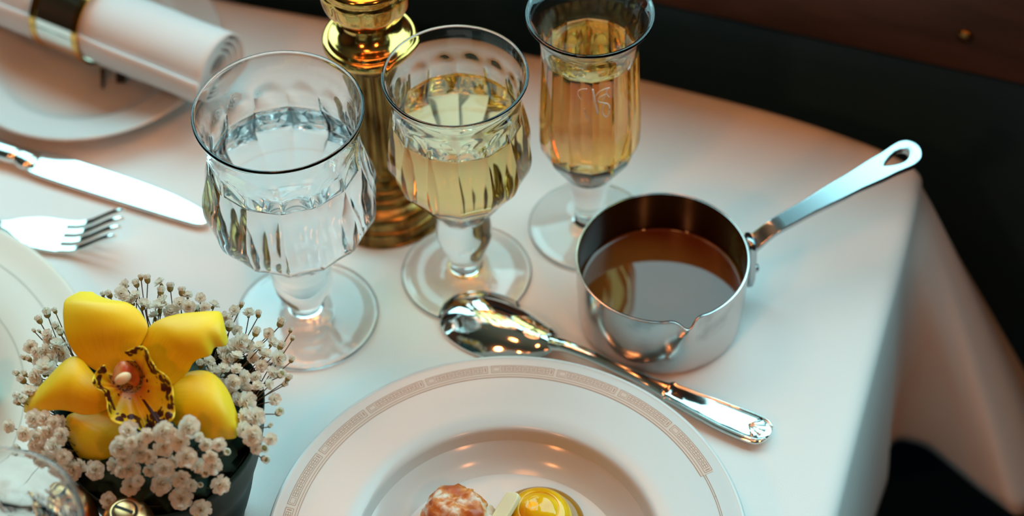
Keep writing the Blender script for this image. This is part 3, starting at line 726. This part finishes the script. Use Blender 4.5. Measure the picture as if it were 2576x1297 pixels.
fc2 = P(1200, 1318, 0.014)
m_sea2 = mat('pale_shellfish', (0.75, 0.6, 0.45), 0.4, sss=0.1); noise_col(m_sea2, (0.66, 0.42, 0.26), (0.80, 0.70, 0.58), 130, 0.35, 0.6, 5)
tag(obj('shellfish_piece', *lumpy(fc2, 0.0115, (0.95, 1.0, 0.85), 0.22, 1.4, seed=8.7), m_sea2), 'paler chunk of shellfish against the browned orange piece', 'food')
yc = P(1356, 1318, 0.0052)
m_oil = mat('amber_dressing', (0.36, 0.15, 0.006), 0.06, ior=1.45)
tag(obj('dressing_pool', *lathe(prof([(0.0228, 0.0046), (0.0226, 0.0056), (0.0205, 0.0072), (0.0170, 0.0080), (0, 0.0082)], 4), 64, (yc.x, yc.y, 0)), m_oil), 'amber ring of dressing around the yellow dome in the soup plate', 'food')
m_yel = mat('glossy_yellow', (0.84, 0.42, 0.004), 0.05, sss=0.15, ior=1.5); noise_col(m_yel, (0.74, 0.32, 0.002), (0.90, 0.52, 0.01), 60, 0.4, 0.6, 2)
tag(obj('yellow_dome', *lathe(prof([(0.0165, 0.0081), (0.0168, 0.0100), (0.0158, 0.0140), (0.0135, 0.0175), (0.0105, 0.0190), (0.0096, 0.0188), (0.0090, 0.0196), (0.0060, 0.0215), (0, 0.0222)], 5), 64, (yc.x, yc.y, 0)), m_yel), 'glossy yellow dome of food in the soup plate', 'food')
m_slice = mat('pale_slice_flesh', (0.78, 0.70, 0.44), 0.45, sss=0.1)
pv, pf = flat_shape([[(p.x, p.y) for p in cr([V((-0.009, -0.003, 0)), V((0.005, -0.0046, 0)), V((0.0098, -0.0035, 0)), V((0.0105, 0.0008, 0)), V((0.0085, 0.0042, 0)), V((-0.009, 0.0042, 0))], 5, True)]], 0.0016, 0.0007)
p0 = P(1270, 1284, 0.021)
az = math.radians(62); px_ = V((math.cos(az), math.sin(az), 0.1)).normalized(); py_ = UP.cross(px_).normalized(); py_ = (py_ + UP * -0.5).normalized(); pz_ = px_.cross(py_)
tag(obj('vegetable_slice', [p0 + px_ * v.x + py_ * v.y + pz_ * v.z for v in pv], pf, m_slice, angle=40), 'small pale slice leaning between the shellfish and the yellow dome', 'food')

# ------------------------------------------------------------------ brass shakers
def shaker(c, zt, slot_a, label):
    r = 0.0123
    t = thing('shaker', label, 'shaker', (c.x, c.y, 0), 'brass shakers in front of the vase')
    cc = (c.x, c.y, 0)
    obj('body', *lathe(prof([(0, 0.0004), (0.0120, 0.0004), (0.0126, 0.0016), (0.0126, 0.0060), (0.0112, 0.0080), (0.0100, 0.015), (0.0098, 0.040), (0.0108, zt - 0.032), (0.0118, zt - 0.028), (0.0118, zt - 0.0255)], 4), 48, cc), m_brass, t)
    obj('domed_cap', *lathe(prof([(0.0118, zt - 0.0255), (0.0129, zt - 0.0245), (0.0131, zt - 0.0200), (0.0128, zt - 0.0140), (0.0117, zt - 0.0080), (0.0098, zt - 0.0040), (0.0072, zt - 0.0020), (0.0060, zt - 0.0018)], 5), 48, cc), m_brass, t)
    sp_ = obj('screw_disc', *lathe(prof([(0.0060, zt - 0.0018), (0.0058, zt - 0.0027), (0.0053, zt - 0.0027), (0.0052, zt - 0.0012), (0.0048, zt - 0.0004), (0.0030, zt), (0, zt + 0.0001)], 4), 48, cc), m_brass, t)
    obj('slot', *box(V((c.x, c.y, zt - 0.0002)), V((math.cos(slot_a), math.sin(slot_a), 0)), V((-math.sin(slot_a), math.cos(slot_a), 0)), UP, 0.0046, 0.0007, 0.0005), m_dark, t, smooth=False)
    obj('ring_groove', *lathe([(0.0061, zt - 0.0015), (0.0052, zt - 0.0015)], 40, cc), m_dark, t)
shaker(P(312, 1280, 0.087), 0.087, math.radians(-25), 'domed brass shaker under the baby\'s breath, right one of the two')
shaker(P(160, 1247, 0.087), 0.087, math.radians(60), 'domed brass shaker seen partly through the corner goblet')

# ------------------------------------------------------------------ flower vase
vc3 = P(398, 1030, 0.092); vc = V((vc3.x, vc3.y, 0))
vase = thing('flower_vase', 'low vase wrapped in dark green leaf holding the yellow orchid', 'vase', vc)
m_leaf = mat('dark_leaf', (0.004, 0.030, 0.024), 0.5, spec=0.3)
_r = noise_col(m_leaf, (0.0018, 0.012, 0.010), (0.004, 0.026, 0.022), 70, 0.35, 0.65, 4, (1, 1, 0.08)); add_bump(m_leaf, 90, 0.0006, 0.5, 3, stretch=(1, 1, 0.06))
m_vase = mat('vase_pot', (0.010, 0.016, 0.014), 0.5)
obj('pot', *lathe(prof([(0, 0.0005), (0.026, 0.0005), (0.028, 0.003), (0.035, 0.04), (0.0425, 0.072), (0.0415, 0.073), (0.039, 0.070), (0.02, 0.069), (0, 0.069)], 4), 64, vc), m_vase, vase)
rows = []
for i in range(15):
    t = i / 14; z = 0.003 + 0.089 * t
    rb = interp([(0, 0.0290), (0.04, 0.0375), (0.075, 0.0465), (0.095, 0.0490)], z)
    row = []
    for k in range(73):
        a = 2.0 + 2 * PI * k / 72 * 1.06
        fr_ = 0.016 * t * max(0, math.sin(-a)) ** 1.5
        row.append(vc + V(((rb + 0.0012 * k / 72 + 0.0004 * math.sin(9 * a)) * math.cos(a), (rb + 0.0012 * k / 72) * math.sin(a), z - fr_)))
    rows.append(row)
lf = obj('leaf_wrap', *grid(rows), m_leaf, vase); solid(lf, 0.0007, 0)
m_foam = mat('dark_foliage', (0.008, 0.03, 0.018), 0.8)
obj('foliage', *lumpy(vc + UP * 0.077, 0.0425, (1, 1, 0.36), 0.25, 3.2, 48, 24, 1.0), m_foam, vase)

# ------------------------------------------------------------------ orchid
OCX, OCY = 304, 925
On = V((-0.12, -0.42, 0.90)).normalized(); Op = P(OCX, OCY, 0.112)
def OC(cx, cy, h): return Ppl(cx / 2.1025, 680 + cy / 2.1025, Op + On * h, On)
def OD(dx, dy, h): return Ppl(120 + dx / 4.3225, 860 + dy / 4.3225, Op + On * h, On)
orc = thing('orchid', 'large yellow orchid with spotted lip in the leaf wrapped vase', 'flower', Op)
m_petal = mat('yellow_petal', (0.80, 0.52, 0.004), 0.42, spec=0.3, sss=0.25)
tc = N(m_petal, 'ShaderNodeTexCoord'); uvn = N(m_petal, 'ShaderNodeUVMap')
sep = N(m_petal, 'ShaderNodeSeparateXYZ'); L(m_petal, uvn.outputs[0], sep.inputs[0])
nz = N(m_petal, 'ShaderNodeTexNoise'); nz.inputs['Scale'].default_value = 8; mpn = N(m_petal, 'ShaderNodeMapping'); mpn.inputs['Scale'].default_value = (6, 0.6, 1)
L(m_petal, uvn.outputs[0], mpn.inputs[0]); L(m_petal, mpn.outputs[0], nz.inputs['Vector'])
rp = N(m_petal, 'ShaderNodeValToRGB'); rp.color_ramp.elements[0].position = 0.0; rp.color_ramp.elements[0].color = (0.62, 0.26, 0.002, 1)
rp.color_ramp.elements[1].position = 1.0; rp.color_ramp.elements[1].color = (0.90, 0.62, 0.03, 1)
e = rp.color_ramp.elements.new(0.45); e.color = (0.85, 0.49, 0.004, 1)
ad = N(m_petal, 'ShaderNodeMath', operation='MULTIPLY_ADD'); ad.inputs[1].default_value = 0.35; L(m_petal, nz.outputs['Fac'], ad.inputs[0]); 
mu = N(m_petal, 'ShaderNodeMath', operation='MULTIPLY'); mu.inputs[1].default_value = 0.75; L(m_petal, sep.outputs['Y'], mu.inputs[0]); L(m_petal, mu.outputs[0], ad.inputs[2])
L(m_petal, ad.outputs[0], rp.inputs['Fac']); L(m_petal, rp.outputs[0], bsdf(m_petal).inputs['Base Color'])
add_bump(m_petal, 160, 0.0005, 0.15, 3)
def petal(name, rws, th=0.0007, label=None):
    """rws: (Lx,Ly,Rx,Ry,hL,hM,hR) base -> tip"""
    Ls = cr([V((r_[0], r_[1], r_[4])) for r_ in rws], 5); Rs = cr([V((r_[2], r_[3], r_[6])) for r_ in rws], 5)
    Ms = cr([V((r_[5], 0, 0)) for r_ in rws], 5)
    rows = []; uv = []
    for i, (l, r_, m_) in enumerate(zip(Ls, Rs, Ms)):
        row = []
        for k in range(15):
            v = k / 14; q = l.lerp(r_, v); w = 4 * v * (1 - v)
            h = lerp(q.z, m_.x, w)
            row.append(OC(q.x, q.y, h)); uv.append((v, i / (len(Ls) - 1)))
        rows.append(row)
    vs, fs = grid(rows)
    o = obj(name, vs, fs, m_petal, orc, uvs=uv); solid(o, th, 0); subd(o, 1); return o
mm_ = 0.001
petal('petal', [(600, 560, 680, 540, 0, -.002, 0), (490, 520, 715, 450, 0, .001, .001), (395, 440, 755, 375, .002, .004, .003), (345, 345, 785, 300, .003, .008, .003), (332, 250, 745, 222, .002, .009, .002), (334, 190, 680, 172, .000, .007, .001), (345, 155, 590, 156, -.003, .003, -.001), (385, 130, 525, 136, -.006, -.002, -.004), (425, 112, 488, 114, -.009, -.007, -.008)])
petal('petal', [(740, 500, 800, 560, -.001, -.003, -.001), (745, 430, 905, 610, 0, -.001, -.001), (752, 370, 988, 545, .001, .003, -.001), (785, 300, 1022, 490, .001, .006, .001), (850, 255, 1060, 466, .001, .008, .002), (950, 228, 1112, 450, 0, .008, .001), (1050, 218, 1136, 408, -.001, .006, -.001), (1120, 214, 1185, 402, -.003, .003, -.003), (1168, 224, 1202, 385, -.006, -.002, -.006), (1186, 310, 1200, 350, -.008, -.007, -.008)])
petal('petal', [(600, 640, 590, 720, -.002, -.003, -.002), (545, 600, 520, 755, -.001, .001, -.001), (485, 530, 440, 764, .001, .005, 0), (430, 465, 370, 745, .001, .008, .001), (385, 452, 310, 738, 0, .008, .001), (325, 490, 250, 744, 0, .007, .001), (245, 575, 195, 748, -.001, .004, 0), (178, 645, 150, 756, -.004, -.001, -.002), (128, 688, 128, 748, -.007, -.006, -.006)])
petal('petal', [(610, 720, 700, 780, -.006, -.008, -.006), (520, 735, 680, 830, -.006, -.007, -.006), (420, 745, 665, 880, -.006, -.003, -.005), (352, 770, 645, 918, -.005, .001, -.004), (350, 850, 612, 958, -.006, .001, -.005), (372, 915, 572, 992, -.008, -.001, -.006), (402, 962, 520, 1002, -.010, -.005, -.009), (432, 1000, 470, 1008, -.013, -.012, -.012)])
petal('petal', [(860, 640, 850, 720, -.003, -.005, -.003), (890, 605, 885, 765, -.004, -.002, -.003), (930, 560, 935, 825, -.004, .002, -.003), (992, 536, 990, 868, -.003, .005, -.003), (1062, 526, 1040, 884, -.002, .007, -.003), (1120, 540, 1100, 892, -.002, .007, -.003), (1172, 585, 1165, 894, -.004, .005, -.004), (1218, 660, 1212, 893, -.006, .001, -.006), (1250, 750, 1245, 885, -.009, -.004, -.009), (1270, 805, 1266, 860, -.012, -.010, -.012)])
# spotted lip
m_lip = mat('spotted_lip', (0.80, 0.50, 0.01), 0.4, sss=0.15)
uvl = N(m_lip, 'ShaderNodeUVMap'); mpl = N(m_lip, 'ShaderNodeMapping'); mpl.inputs['Scale'].default_value = (265, 265, 265); tcl = N(m_lip, 'ShaderNodeTexCoord'); L(m_lip, tcl.outputs['Object'], mpl.inputs[0])
vo = N(m_lip, 'ShaderNodeTexVoronoi'); vo.inputs['Scale'].default_value = 1.0; vo.inputs['Randomness'].default_value = 0.9; L(m_lip, mpl.outputs[0], vo.inputs['Vector'])
spx = N(m_lip, 'ShaderNodeSeparateXYZ'); L(m_lip, uvl.outputs[0], spx.inputs[0])
def ramp1(sock, pts):
    r_ = N(m_lip, 'ShaderNodeValToRGB'); els = r_.color_ramp.elements
    els[0].position, els[0].color = pts[0][0], (pts[0][1],) * 3 + (1,); els[1].position, els[1].color = pts[-1][0], (pts[-1][1],) * 3 + (1,)
    for p_, c_ in pts[1:-1]: e_ = els.new(p_); e_.color = (c_, c_, c_, 1)
    L(m_lip, sock, r_.inputs[0]); return r_.outputs[0]
def mth(op, a, b=None, c_=None):
    n = N(m_lip, 'ShaderNodeMath', operation=op)
    for i, q in enumerate((a, b, c_)):
        if q is None: continue
        if hasattr(q, 'is_output'): L(m_lip, q, n.inputs[i])
        else: n.inputs[i].default_value = q
    return n.outputs[0]
size = ramp1(spx.outputs['Y'], [(0.0, 0.16), (0.20, 0.24), (0.34, 0.0), (0.56, 0.10), (0.64, 0.58), (0.92, 0.62), (1.0, 0.25)])
edge_ = mth('SUBTRACT', size, vo.outputs['Distance'])
spot = ramp1(mth('MULTIPLY_ADD', edge_, 5.0, 0.5), [(0.35, 0), (0.65, 1)])
stripe = mth('MULTIPLY', mth('LESS_THAN', mth('ABSOLUTE', mth('SUBTRACT', spx.outputs['X'], 0.535)), 0.012), mth('GREATER_THAN', spx.outputs['Y'], 0.25))
msk = mth('MAXIMUM', spot, stripe)
bcol = N(m_lip, 'ShaderNodeValToRGB'); bcol.color_ramp.elements[0].color = (0.52, 0.17, 0.02, 1); bcol.color_ramp.elements[1].color = (0.88, 0.58, 0.014, 1)
bcol.color_ramp.elements[0].position = 0.05; bcol.color_ramp.elements[1].position = 0.42
L(m_lip, spx.outputs['Y'], bcol.inputs[0])
mixn = N(m_lip, 'ShaderNodeMix', data_type='RGBA'); L(m_lip, msk, mixn.inputs[0]); L(m_lip, bcol.outputs[0], mixn.inputs[6]); mixn.inputs[7].default_value = (0.055, 0.010, 0.008, 1)
L(m_lip, mixn.outputs[2], bsdf(m_lip).inputs['Base Color'])
outer = [(620, 240, .012), (540, 300, .014), (492, 385, .015), (490, 450, .015), (530, 505, .014), (600, 540, .013), (640, 640, .013), (650, 740, .013), (690, 850, .012), (790, 895, .010), (890, 905, .009), (985, 945, .007), (1060, 1000, .005), (1110, 1045, .004), (1150, 1010, .004), (1200, 930, .006), (1270, 890, .008), (1345, 865, .010), (1388, 780, .012), (1375, 650, .013), (1368, 530, .014), (1335, 420, .015), (1270, 345, .016), (1195, 300, .017), (1165, 250, .017), (1115, 170, .018), (1085, 90, .018), (1035, 42, .018), (940, 60, .017), (830, 110, .016)]
inner = [(680, 430, .002), (690, 440, .002), (700, 455, .001), (715, 470, .001), (730, 490, .000), (750, 505, .000), (770, 515, -.001), (790, 525, -.001), (815, 535, -.002), (840, 540, -.002), (865, 545, -.002), (890, 548, -.002), (910, 550, -.002), (930, 550, -.002), (950, 548, -.002), (970, 540, -.001), (985, 530, -.001), (1000, 515, -.001), (1012, 500, 0), (1022, 480, 0), (1030, 460, 0), (1035, 440, .001), (1038, 415, .001), (1038, 390, .002), (1035, 360, .002), (1028, 330, .003), (1018, 300, .003), (1000, 270, .004), (980, 240, .004), (960, 210, .004)]
Oc = cr([V(p) for p in outer], 4); Ic = cr([V(p) for p in inner], 4); nO = len(Oc)
rows = []; uv = []
for j in range(15):
    v = j / 14; row = []
    for i in range(nO):
        q = Ic[i].lerp(Oc[i], v); h = lerp(Ic[i].z, Oc[i].z, v ** 1.3) + 0.0020 * v * v * math.sin(i * 0.75)
        row.append(OD(q.x, q.y, h)); uv.append((i / (nO - 1), v))
    rows.append(row)
lip = obj('lip', *grid(rows), m_lip, orc, uvs=uv); solid(lip, 0.0006, 0); subd(lip, 1); lip['label'] = 'yellow lip with dark maroon spots'
m_throat = mat('throat', (0.34, 0.15, 0.03), 0.5, sss=0.1); noise_col(m_throat, (0.10, 0.02, 0.012), (0.45, 0.24, 0.04), 900, 0.40, 0.55, 2)
tr = [[OD(*V(p).lerp(V((865, 400, -0.006)), t).xyz) for p in inner + [(860, 200, .004), (740, 300, .003)]] for t in (0, 0.4, 0.8, 1)]
obj('throat', *grid(tr, True), m_throat, orc)
m_colm = mat('column_flesh', (0.66, 0.12, 0.025), 0.38, sss=0.2); noise_col(m_colm, (0.58, 0.085, 0.02), (0.72, 0.30, 0.10), 160, 0.4, 0.65, 3)
csec = []
for (dx, dy, h, w) in ((985, 420, .002, .0030), (950, 390, .005, .0034), (900, 350, .008, .0038), (850, 325, .0105, .0043), (800, 315, .012, .0047), (765, 325, .0125, .0045), (735, 345, .0122, .0034), (722, 352, .0118, .0016)):
    csec.append((OD(dx, dy, h), w))
dirn = (csec[-1][0] - csec[0][0]).normalized(); sN = On.cross(dirn).normalized(); uN = dirn.cross(sN)
cl_ = obj('column', *loft([(p, sN, uN, w * 1.12, w * 0.82) for p, w in csec], 18), m_colm, orc); subd(cl_, 1); cl_['label'] = 'orange red column in the centre'
m_anth = mat('anther', (0.86, 0.62, 0.36), 0.4, sss=0.2)
ac = OD(818, 395, .0145); dv, df = sphere((0, 0, 0), 0.0033, 16, 10)
ax_ = (OD(870, 365, .0145) - OD(765, 425, .0145)).normalized(); ay_ = On.cross(ax_)
obj('anther_cap', [ac + ax_ * v.x * 1.25 + ay_ * v.y * 0.78 + On * v.z * 0.9 for v in dv], df, m_anth, cl_)
rv_, rf2 = sphere((0, 0, 0), 0.0145, 20, 10, (1, 1, 1)); bx_ = On.cross(UP).normalized(); by_ = On.cross(bx_)
rc_ = OD(880, 470, -0.0095)
obj('receptacle', [rc_ + bx_ * v.x + by_ * v.y + On * v.z * 0.28 for v in rv_], rf2, m_throat, orc)
m_stem = mat('flower_stem', (0.075, 0.075, 0.02), 0.6)
obj('stem', *tube([Op - On * 0.004, Op - On * 0.015 + V((0, .002, -.01)), V((vc.x - 0.006, vc.y, 0.075))], 0.0022, 8), m_stem, orc)

# ------------------------------------------------------------------ baby's breath
m_flor = mat('white_floret', (0.90, 0.86, 0.78), 0.7, sss=0.1)
_nt = m_flor.node_tree; _tl = _nt.nodes.new('ShaderNodeBsdfTranslucent'); _tl.inputs[0].default_value = (0.86, 0.78, 0.64, 1); _mx = _nt.nodes.new('ShaderNodeMixShader'); _mx.inputs[0].default_value = 0.45
L(m_flor, bsdf(m_flor).outputs[0], _mx.inputs[1]); L(m_flor, _tl.outputs[0], _mx.inputs[2]); L(m_flor, _mx.outputs[0], _nt.nodes['Material Output'].inputs[0])
m_florc = mat('floret_heart', (0.30, 0.24, 0.07), 0.7)
m_bud = mat('bud_green', (0.24, 0.21, 0.06), 0.6)
m_bst = mat('sprig_stem', (0.10, 0.060, 0.028), 0.6)
def floret_mesh(seed, full=1.0):
    rnd = random.Random(seed); vs, fs, mi = [], [], []
    def petal_(az, el, l, w, z0):
        d = V((math.cos(az) * math.cos(el), math.sin(az) * math.cos(el), math.sin(el))); s = V((-math.sin(az), math.cos(az), 0)); u = d.cross(s) * -1
        o = len(vs); nr_, nc = 4, 5
        for i in range(nr_):
            t = i / (nr_ - 1)
            for k in range(nc):
                q = k / (nc - 1) * 2 - 1
                ww = w * (0.25 + 0.9 * t ** 0.8) * (1 if i < nr_ - 1 else 0.85)
                ll = l * t * (1 - 0.12 * (q * q) * (t > .9)) + (rnd.uniform(-.05, .04) * l if i == nr_ - 1 else 0)
                bend = -0.25 * t * t * l + 0.10 * l * abs(q) * t + rnd.uniform(-.05, .05) * l * t
                vs.append(V((0, 0, z0)) + d * ll + s * (q * ww) + u * bend)
        for i in range(nr_ - 1):
            for k in range(nc - 1):
                fs.append((o + i * nc + k, o + i * nc + k + 1, o + (i + 1) * nc + k + 1, o + (i + 1) * nc + k)); mi.append(0)
    for ring, (cnt, el, l, w) in enumerate(((7, -0.15, 1.0, 0.36), (7, 0.25, 0.98, 0.34), (6, 0.62, 0.88, 0.30), (5, 1.0, 0.74, 0.24), (3, 1.32, 0.60, 0.18))):
        for k in range(cnt):
            petal_(2 * PI * (k + 0.5 * (ring % 2)) / cnt + rnd.uniform(-.15, .15), el + rnd.uniform(-.14, .14), l * rnd.uniform(.88, 1.08), w * rnd.uniform(.85, 1.1), 0.0)
    v, f = sphere((0, 0, 0.16), 0.17, 8, 5); o = len(vs); vs += v; fs += [tuple(i + o for i in q) for q in f]; mi += [1] * len(f)
    v, f = sphere((0, 0, -0.42), 0.24, 8, 6, (1, 1, 1.5)); o = len(vs); vs += v; fs += [tuple(i + o for i in q) for q in f]; mi += [2] * len(f)
    me = bpy.data.meshes.new('floret'); me.from_pydata([tuple(v) for v in vs], [], fs)
    for m in (m_flor, m_florc, m_bud): me.materials.append(m)
    for p, i in zip(me.polygons, mi): p.material_index = i; p.use_smooth = True
    return me
def bud_mesh(seed):
    rnd = random.Random(seed); vs, fs, mi = [], [], []
    v, f = sphere((0, 0, 0.1), 0.72, 10, 8, (0.85, 0.85, 1.1)); vs += v; fs += f; mi += [2 if True else 0] * len(f)
    for k in range(6):
        a = k * PI / 3; d = V((math.cos(a), math.sin(a), 0)); s = V((-d.y, d.x, 0)); o = len(vs)
        for r_, z, w in ((0.50, 0.3, 0.30), (0.62, 0.75, 0.36), (0.42, 1.12, 0.24)):
            vs += [d * r_ * 1.15 - s * w + UP * z, d * r_ * 1.3 + UP * (z + 0.06), d * r_ * 1.15 + s * w + UP * z]
        for i in range(2):
            for c_ in range(2): fs.append((o + i * 3 + c_, o + i * 3 + c_ + 1, o + i * 3 + c_ + 4, o + i * 3 + c_ + 3)); mi.append(0)
    me = bpy.data.meshes.new('bud'); me.from_pydata([tuple(v) for v in vs], [], fs)
    for m in (m_flor, m_florc, m_bud): me.materials.append(m)
    for p, i in zip(me.polygons, mi): p.material_index = i; p.use_smooth = True
    return me
FM = [floret_mesh(i) for i in range(4)]; BM = [bud_mesh(i) for i in range(2)]
front = [(680, 845, 88), (642, 935, 108), (738, 900, 84), (860, 850, 104), (990, 830, 114), (955, 905, 92), (865, 930, 94), (985, 985, 104), (742, 965, 92), (690, 1050, 98), (870, 1045, 98), (1045, 1035, 74), (960, 1100, 98), (690, 1140, 88), (850, 1125, 104), (792, 1055, 64), (1010, 1135, 64), (957, 1205, 104), (1165, 1130, 94), (1065, 1265, 94), (1125, 1030, 86), (1090, 920, 66), (1115, 985, 72), (650, 1000, 70), (790, 985, 70), (920, 1010, 66), (1160, 920, 66), (570, 1215, 76), (1195, 962, 36), (1058, 1138, 28), (780, 870, 70), (700, 905, 60), (910, 860, 60), (1050, 880, 50), (640, 1060, 60), (730, 1110, 60), (1080, 1080, 40)]
botleft = [(310, 1055, 72), (388, 1055, 100), (500, 1055, 92), (240, 992, 84), (290, 930, 92), (330, 870, 84), (610, 1030, 84), (200, 882, 92), (262, 850, 84), (180, 785, 92), (240, 785, 84), (292, 805, 74), (50, 820, 68), (130, 862, 74), (182, 928, 64), (340, 985, 70), (360, 1010, 80), (300, 985, 60), (430, 1030, 70), (95, 942, 36), (330, 800, 60), (220, 940, 70)]
left = [(150, 640, 62), (128, 690, 46), (98, 665, 38), (240, 520, 104), (272, 478, 76), (335, 440, 74), (208, 480, 66), (300, 392, 66), (335, 388, 60), (240, 425, 66), (160, 402, 62), (252, 340, 54), (262, 372, 60), (210, 266, 42), (250, 232, 48), (292, 217, 30), (182, 320, 22), (210, 323, 20), (300, 300, 40), (92, 546, 36), (128, 462, 30), (156, 470, 34), (122, 582, 46), (132, 548, 34), (190, 562, 66), (96, 700, 34), (210, 600, 60), (290, 440, 60), (190, 430, 50), (320, 330, 40), (180, 640, 50)]
back = [(640, 120, 64), (662, 78, 54), (722, 75, 40), (745, 42, 30), (780, 52, 42), (846, 65, 54), (850, 116, 44), (900, 95, 44), (962, 118, 44), (992, 132, 50), (1060, 146, 50), (690, 160, 74), (762, 182, 74), (842, 192, 84), (905, 222, 74), (1000, 192, 62), (1082, 197, 52), (1132, 182, 54), (580, 132, 40), (820, 242, 62), (720, 130, 50), (950, 175, 60), (545, 130, 26), (1045, 205, 50), (860, 160, 60)]
right = [(1195, 250, 54), (1242, 212, 52), (1276, 186, 30), (1316, 226, 58), (1366, 236, 36), (1212, 302, 48), (1255, 318, 50), (1482, 282, 48), (1536, 320, 26), (1422, 332, 50), (1352, 332, 46), (1272, 372, 74), (1248, 402, 84), (1312, 402, 64), (1372, 402, 54), (1442, 382, 60), (1482, 404, 42), (1546, 362, 26), (1402, 442, 62), (1472, 462, 74), (1540, 476, 32), (1252, 452, 56), (1182, 432, 74), (1102, 482, 62), (1060, 502, 42), (1132, 542, 84), (1202, 472, 74), (1252, 522, 54), (1332, 462, 56), (1382, 502, 54), (1352, 562, 52), (1442, 542, 62), (1502, 602, 32), (1482, 552, 46), (1522, 572, 36), (1292, 562, 62), (1232, 592, 74), (1302, 622, 54), (1362, 612, 52), (1422, 602, 50), (1452, 682, 58), (1472, 752, 46), (1302, 692, 92), (1352, 772, 82), (1292, 772, 74), (1262, 682, 64), (1426, 822, 26), (1432, 892, 54), (1392, 942, 46), (1352, 942, 52), (1396, 995, 44), (1332, 872, 92), (1285, 840, 70), (1180, 520, 60), (1160, 600, 60), (1230, 650, 50)]
zones = [('front', front, 'baby\'s breath sprig with full white blooms at the vase front, below the orchid lip'),
         ('bottom', botleft, 'white baby\'s breath sprig below the two left orchid petals, above the shakers'),
         ('left', left, 'white baby\'s breath sprig reaching over the cream plate at left'),
         ('back', back, 'white baby\'s breath sprig standing behind the two upper orchid petals'),
         ('right', right, 'baby\'s breath sprig with thin brown stems on the side toward the water goblet')]
rnd = random.Random(3)
for zn, pts, lab in zones:
    items = []
    for cx, cy, d in pts:
        z = 0.101 - 0.00006 * max(0, cy - 880) + rnd.uniform(-.004, .004)
        if zn == 'front': z += 0.013 - 0.00004 * max(0, cy - 880)
        if zn == 'left': z -= 0.001
        if zn == 'back': z -= 0.002
        items.append((P(cx / 2.1025, 680 + cy / 2.1025, z), d / 2.1025 / 5200 / 2, d))
    # neighbours share a sprig
    while items:
        a = items.pop(0); items.sort(key=lambda q: (q[0] - a[0]).length)
        take = [a] + items[:4] if len(items) > 5 else [a] + items
        items = items[len(take) - 1:]
        mc = V((0, 0, 0))
        for p, r_, d in take: mc += p / len(take)
        rt = vc + (V((mc.x, mc.y, 0)) - vc) * 0.28 + UP * 0.078
        node = rt.lerp(mc, 0.55) - UP * (0.004 if zn in ('back', 'right') else 0.012)
        t = thing('babys_breath_sprig', lab, 'flower', rt, 'baby\'s breath ' + {'front': 'at the front of the vase', 'bottom': 'above the shakers', 'left': 'over the cream plate', 'back': 'behind the upper petals', 'right': 'beside the water goblet'}[zn])
        br = [tube(cr([rt, rt.lerp(node, 0.5) + UP * 0.002, node], 3), 0.00038, 5)]
        for p, r_, d in take:
            mid = node.lerp(p, 0.5) + V((rnd.uniform(-.002, .002), rnd.uniform(-.002, .002), -0.001))
            br.append(tube(cr([node, mid, p - UP * r_ * 0.5], 3), 0.00028, 5))
        obj('stem', *merge(*br), m_bst, t)
        for p, r_, d in take:
            isb = d < 49
            me = (BM if isb else FM)[rnd.randrange(2 if isb else 4)]
            o = bpy.data.objects.new('bud' if isb else 'floret', me); COL.objects.link(o); o.parent = t
            out = (p - node).normalized()
            if isb: ax = (out + UP * 0.6 + V((rnd.uniform(-.4, .4), rnd.uniform(-.4, .4), 0))).normalized()
            else:
                ax = (CO - p).normalized() * 0.55 + (V((p.x, p.y, 0)) - vc).normalized() * 0.45 + UP * 0.2 + V((rnd.uniform(-.5, .5), rnd.uniform(-.5, .5), rnd.uniform(-.2, .2))); ax.normalize()
            q = UP.rotation_difference(ax) @ Matrix.Rotation(rnd.uniform(0, 6.28), 3, 'Z').to_quaternion()
            s_ = r_ * (1.35 if isb else (1.16 if zn in ('front', 'bottom') else 1.30))
            o.matrix_basis = Matrix.LocRotScale(p - rt, q, V((s_, s_, s_)))

# ------------------------------------------------------------------ light
w = bpy.data.worlds.new('sky'); S.world = w; w.use_nodes = True
nt = w.node_tree; bgn = nt.nodes['Background']
bgn.inputs['Color'].default_value = (0.45, 0.92, 1.0, 1); bgn.inputs['Strength'].default_value = 5.0
def lamp(name, loc, col, power, size):
    l = bpy.data.lights.new(name, 'AREA'); l.shape = 'DISK'; l.size = size; l.energy = power; l.color = col
    o = bpy.data.objects.new(name, l); COL.objects.link(o); o.location = loc
    d = (V((-0.05, 0.75, 0)) - V(loc)).normalized(); o.rotation_euler = d.to_track_quat('-Z', 'Y').to_euler(); return o
WARM = (1.0, 0.33, 0.10)
lamp('wall_lamp', (-0.75, -0.35, 1.15), WARM, 3.8, 0.12)
lamp('wall_lamp', (0.55, -0.45, 1.20), WARM, 3.2, 0.12)
lamp('ceiling_lamp', (-0.25, 0.15, 1.42), WARM, 2.5, 0.25)

# ------------------------------------------------------------------ colour and sampling
S.view_settings.view_transform = 'Standard'; S.view_settings.look = 'None'
S.view_settings.gamma = 1.0; S.view_settings.use_curve_mapping = False; S.view_settings.exposure = 0.0
cy = S.cycles
cy.use_denoising = True
cy.max_bounces = 16; cy.transmission_bounces = 14; cy.glossy_bounces = 6; cy.diffuse_bounces = 4; cy.transparent_max_bounces = 8
cy.caustics_refractive = True; cy.caustics_reflective = True; cy.blur_glossy = 0.3; cy.sample_clamp_indirect = 6
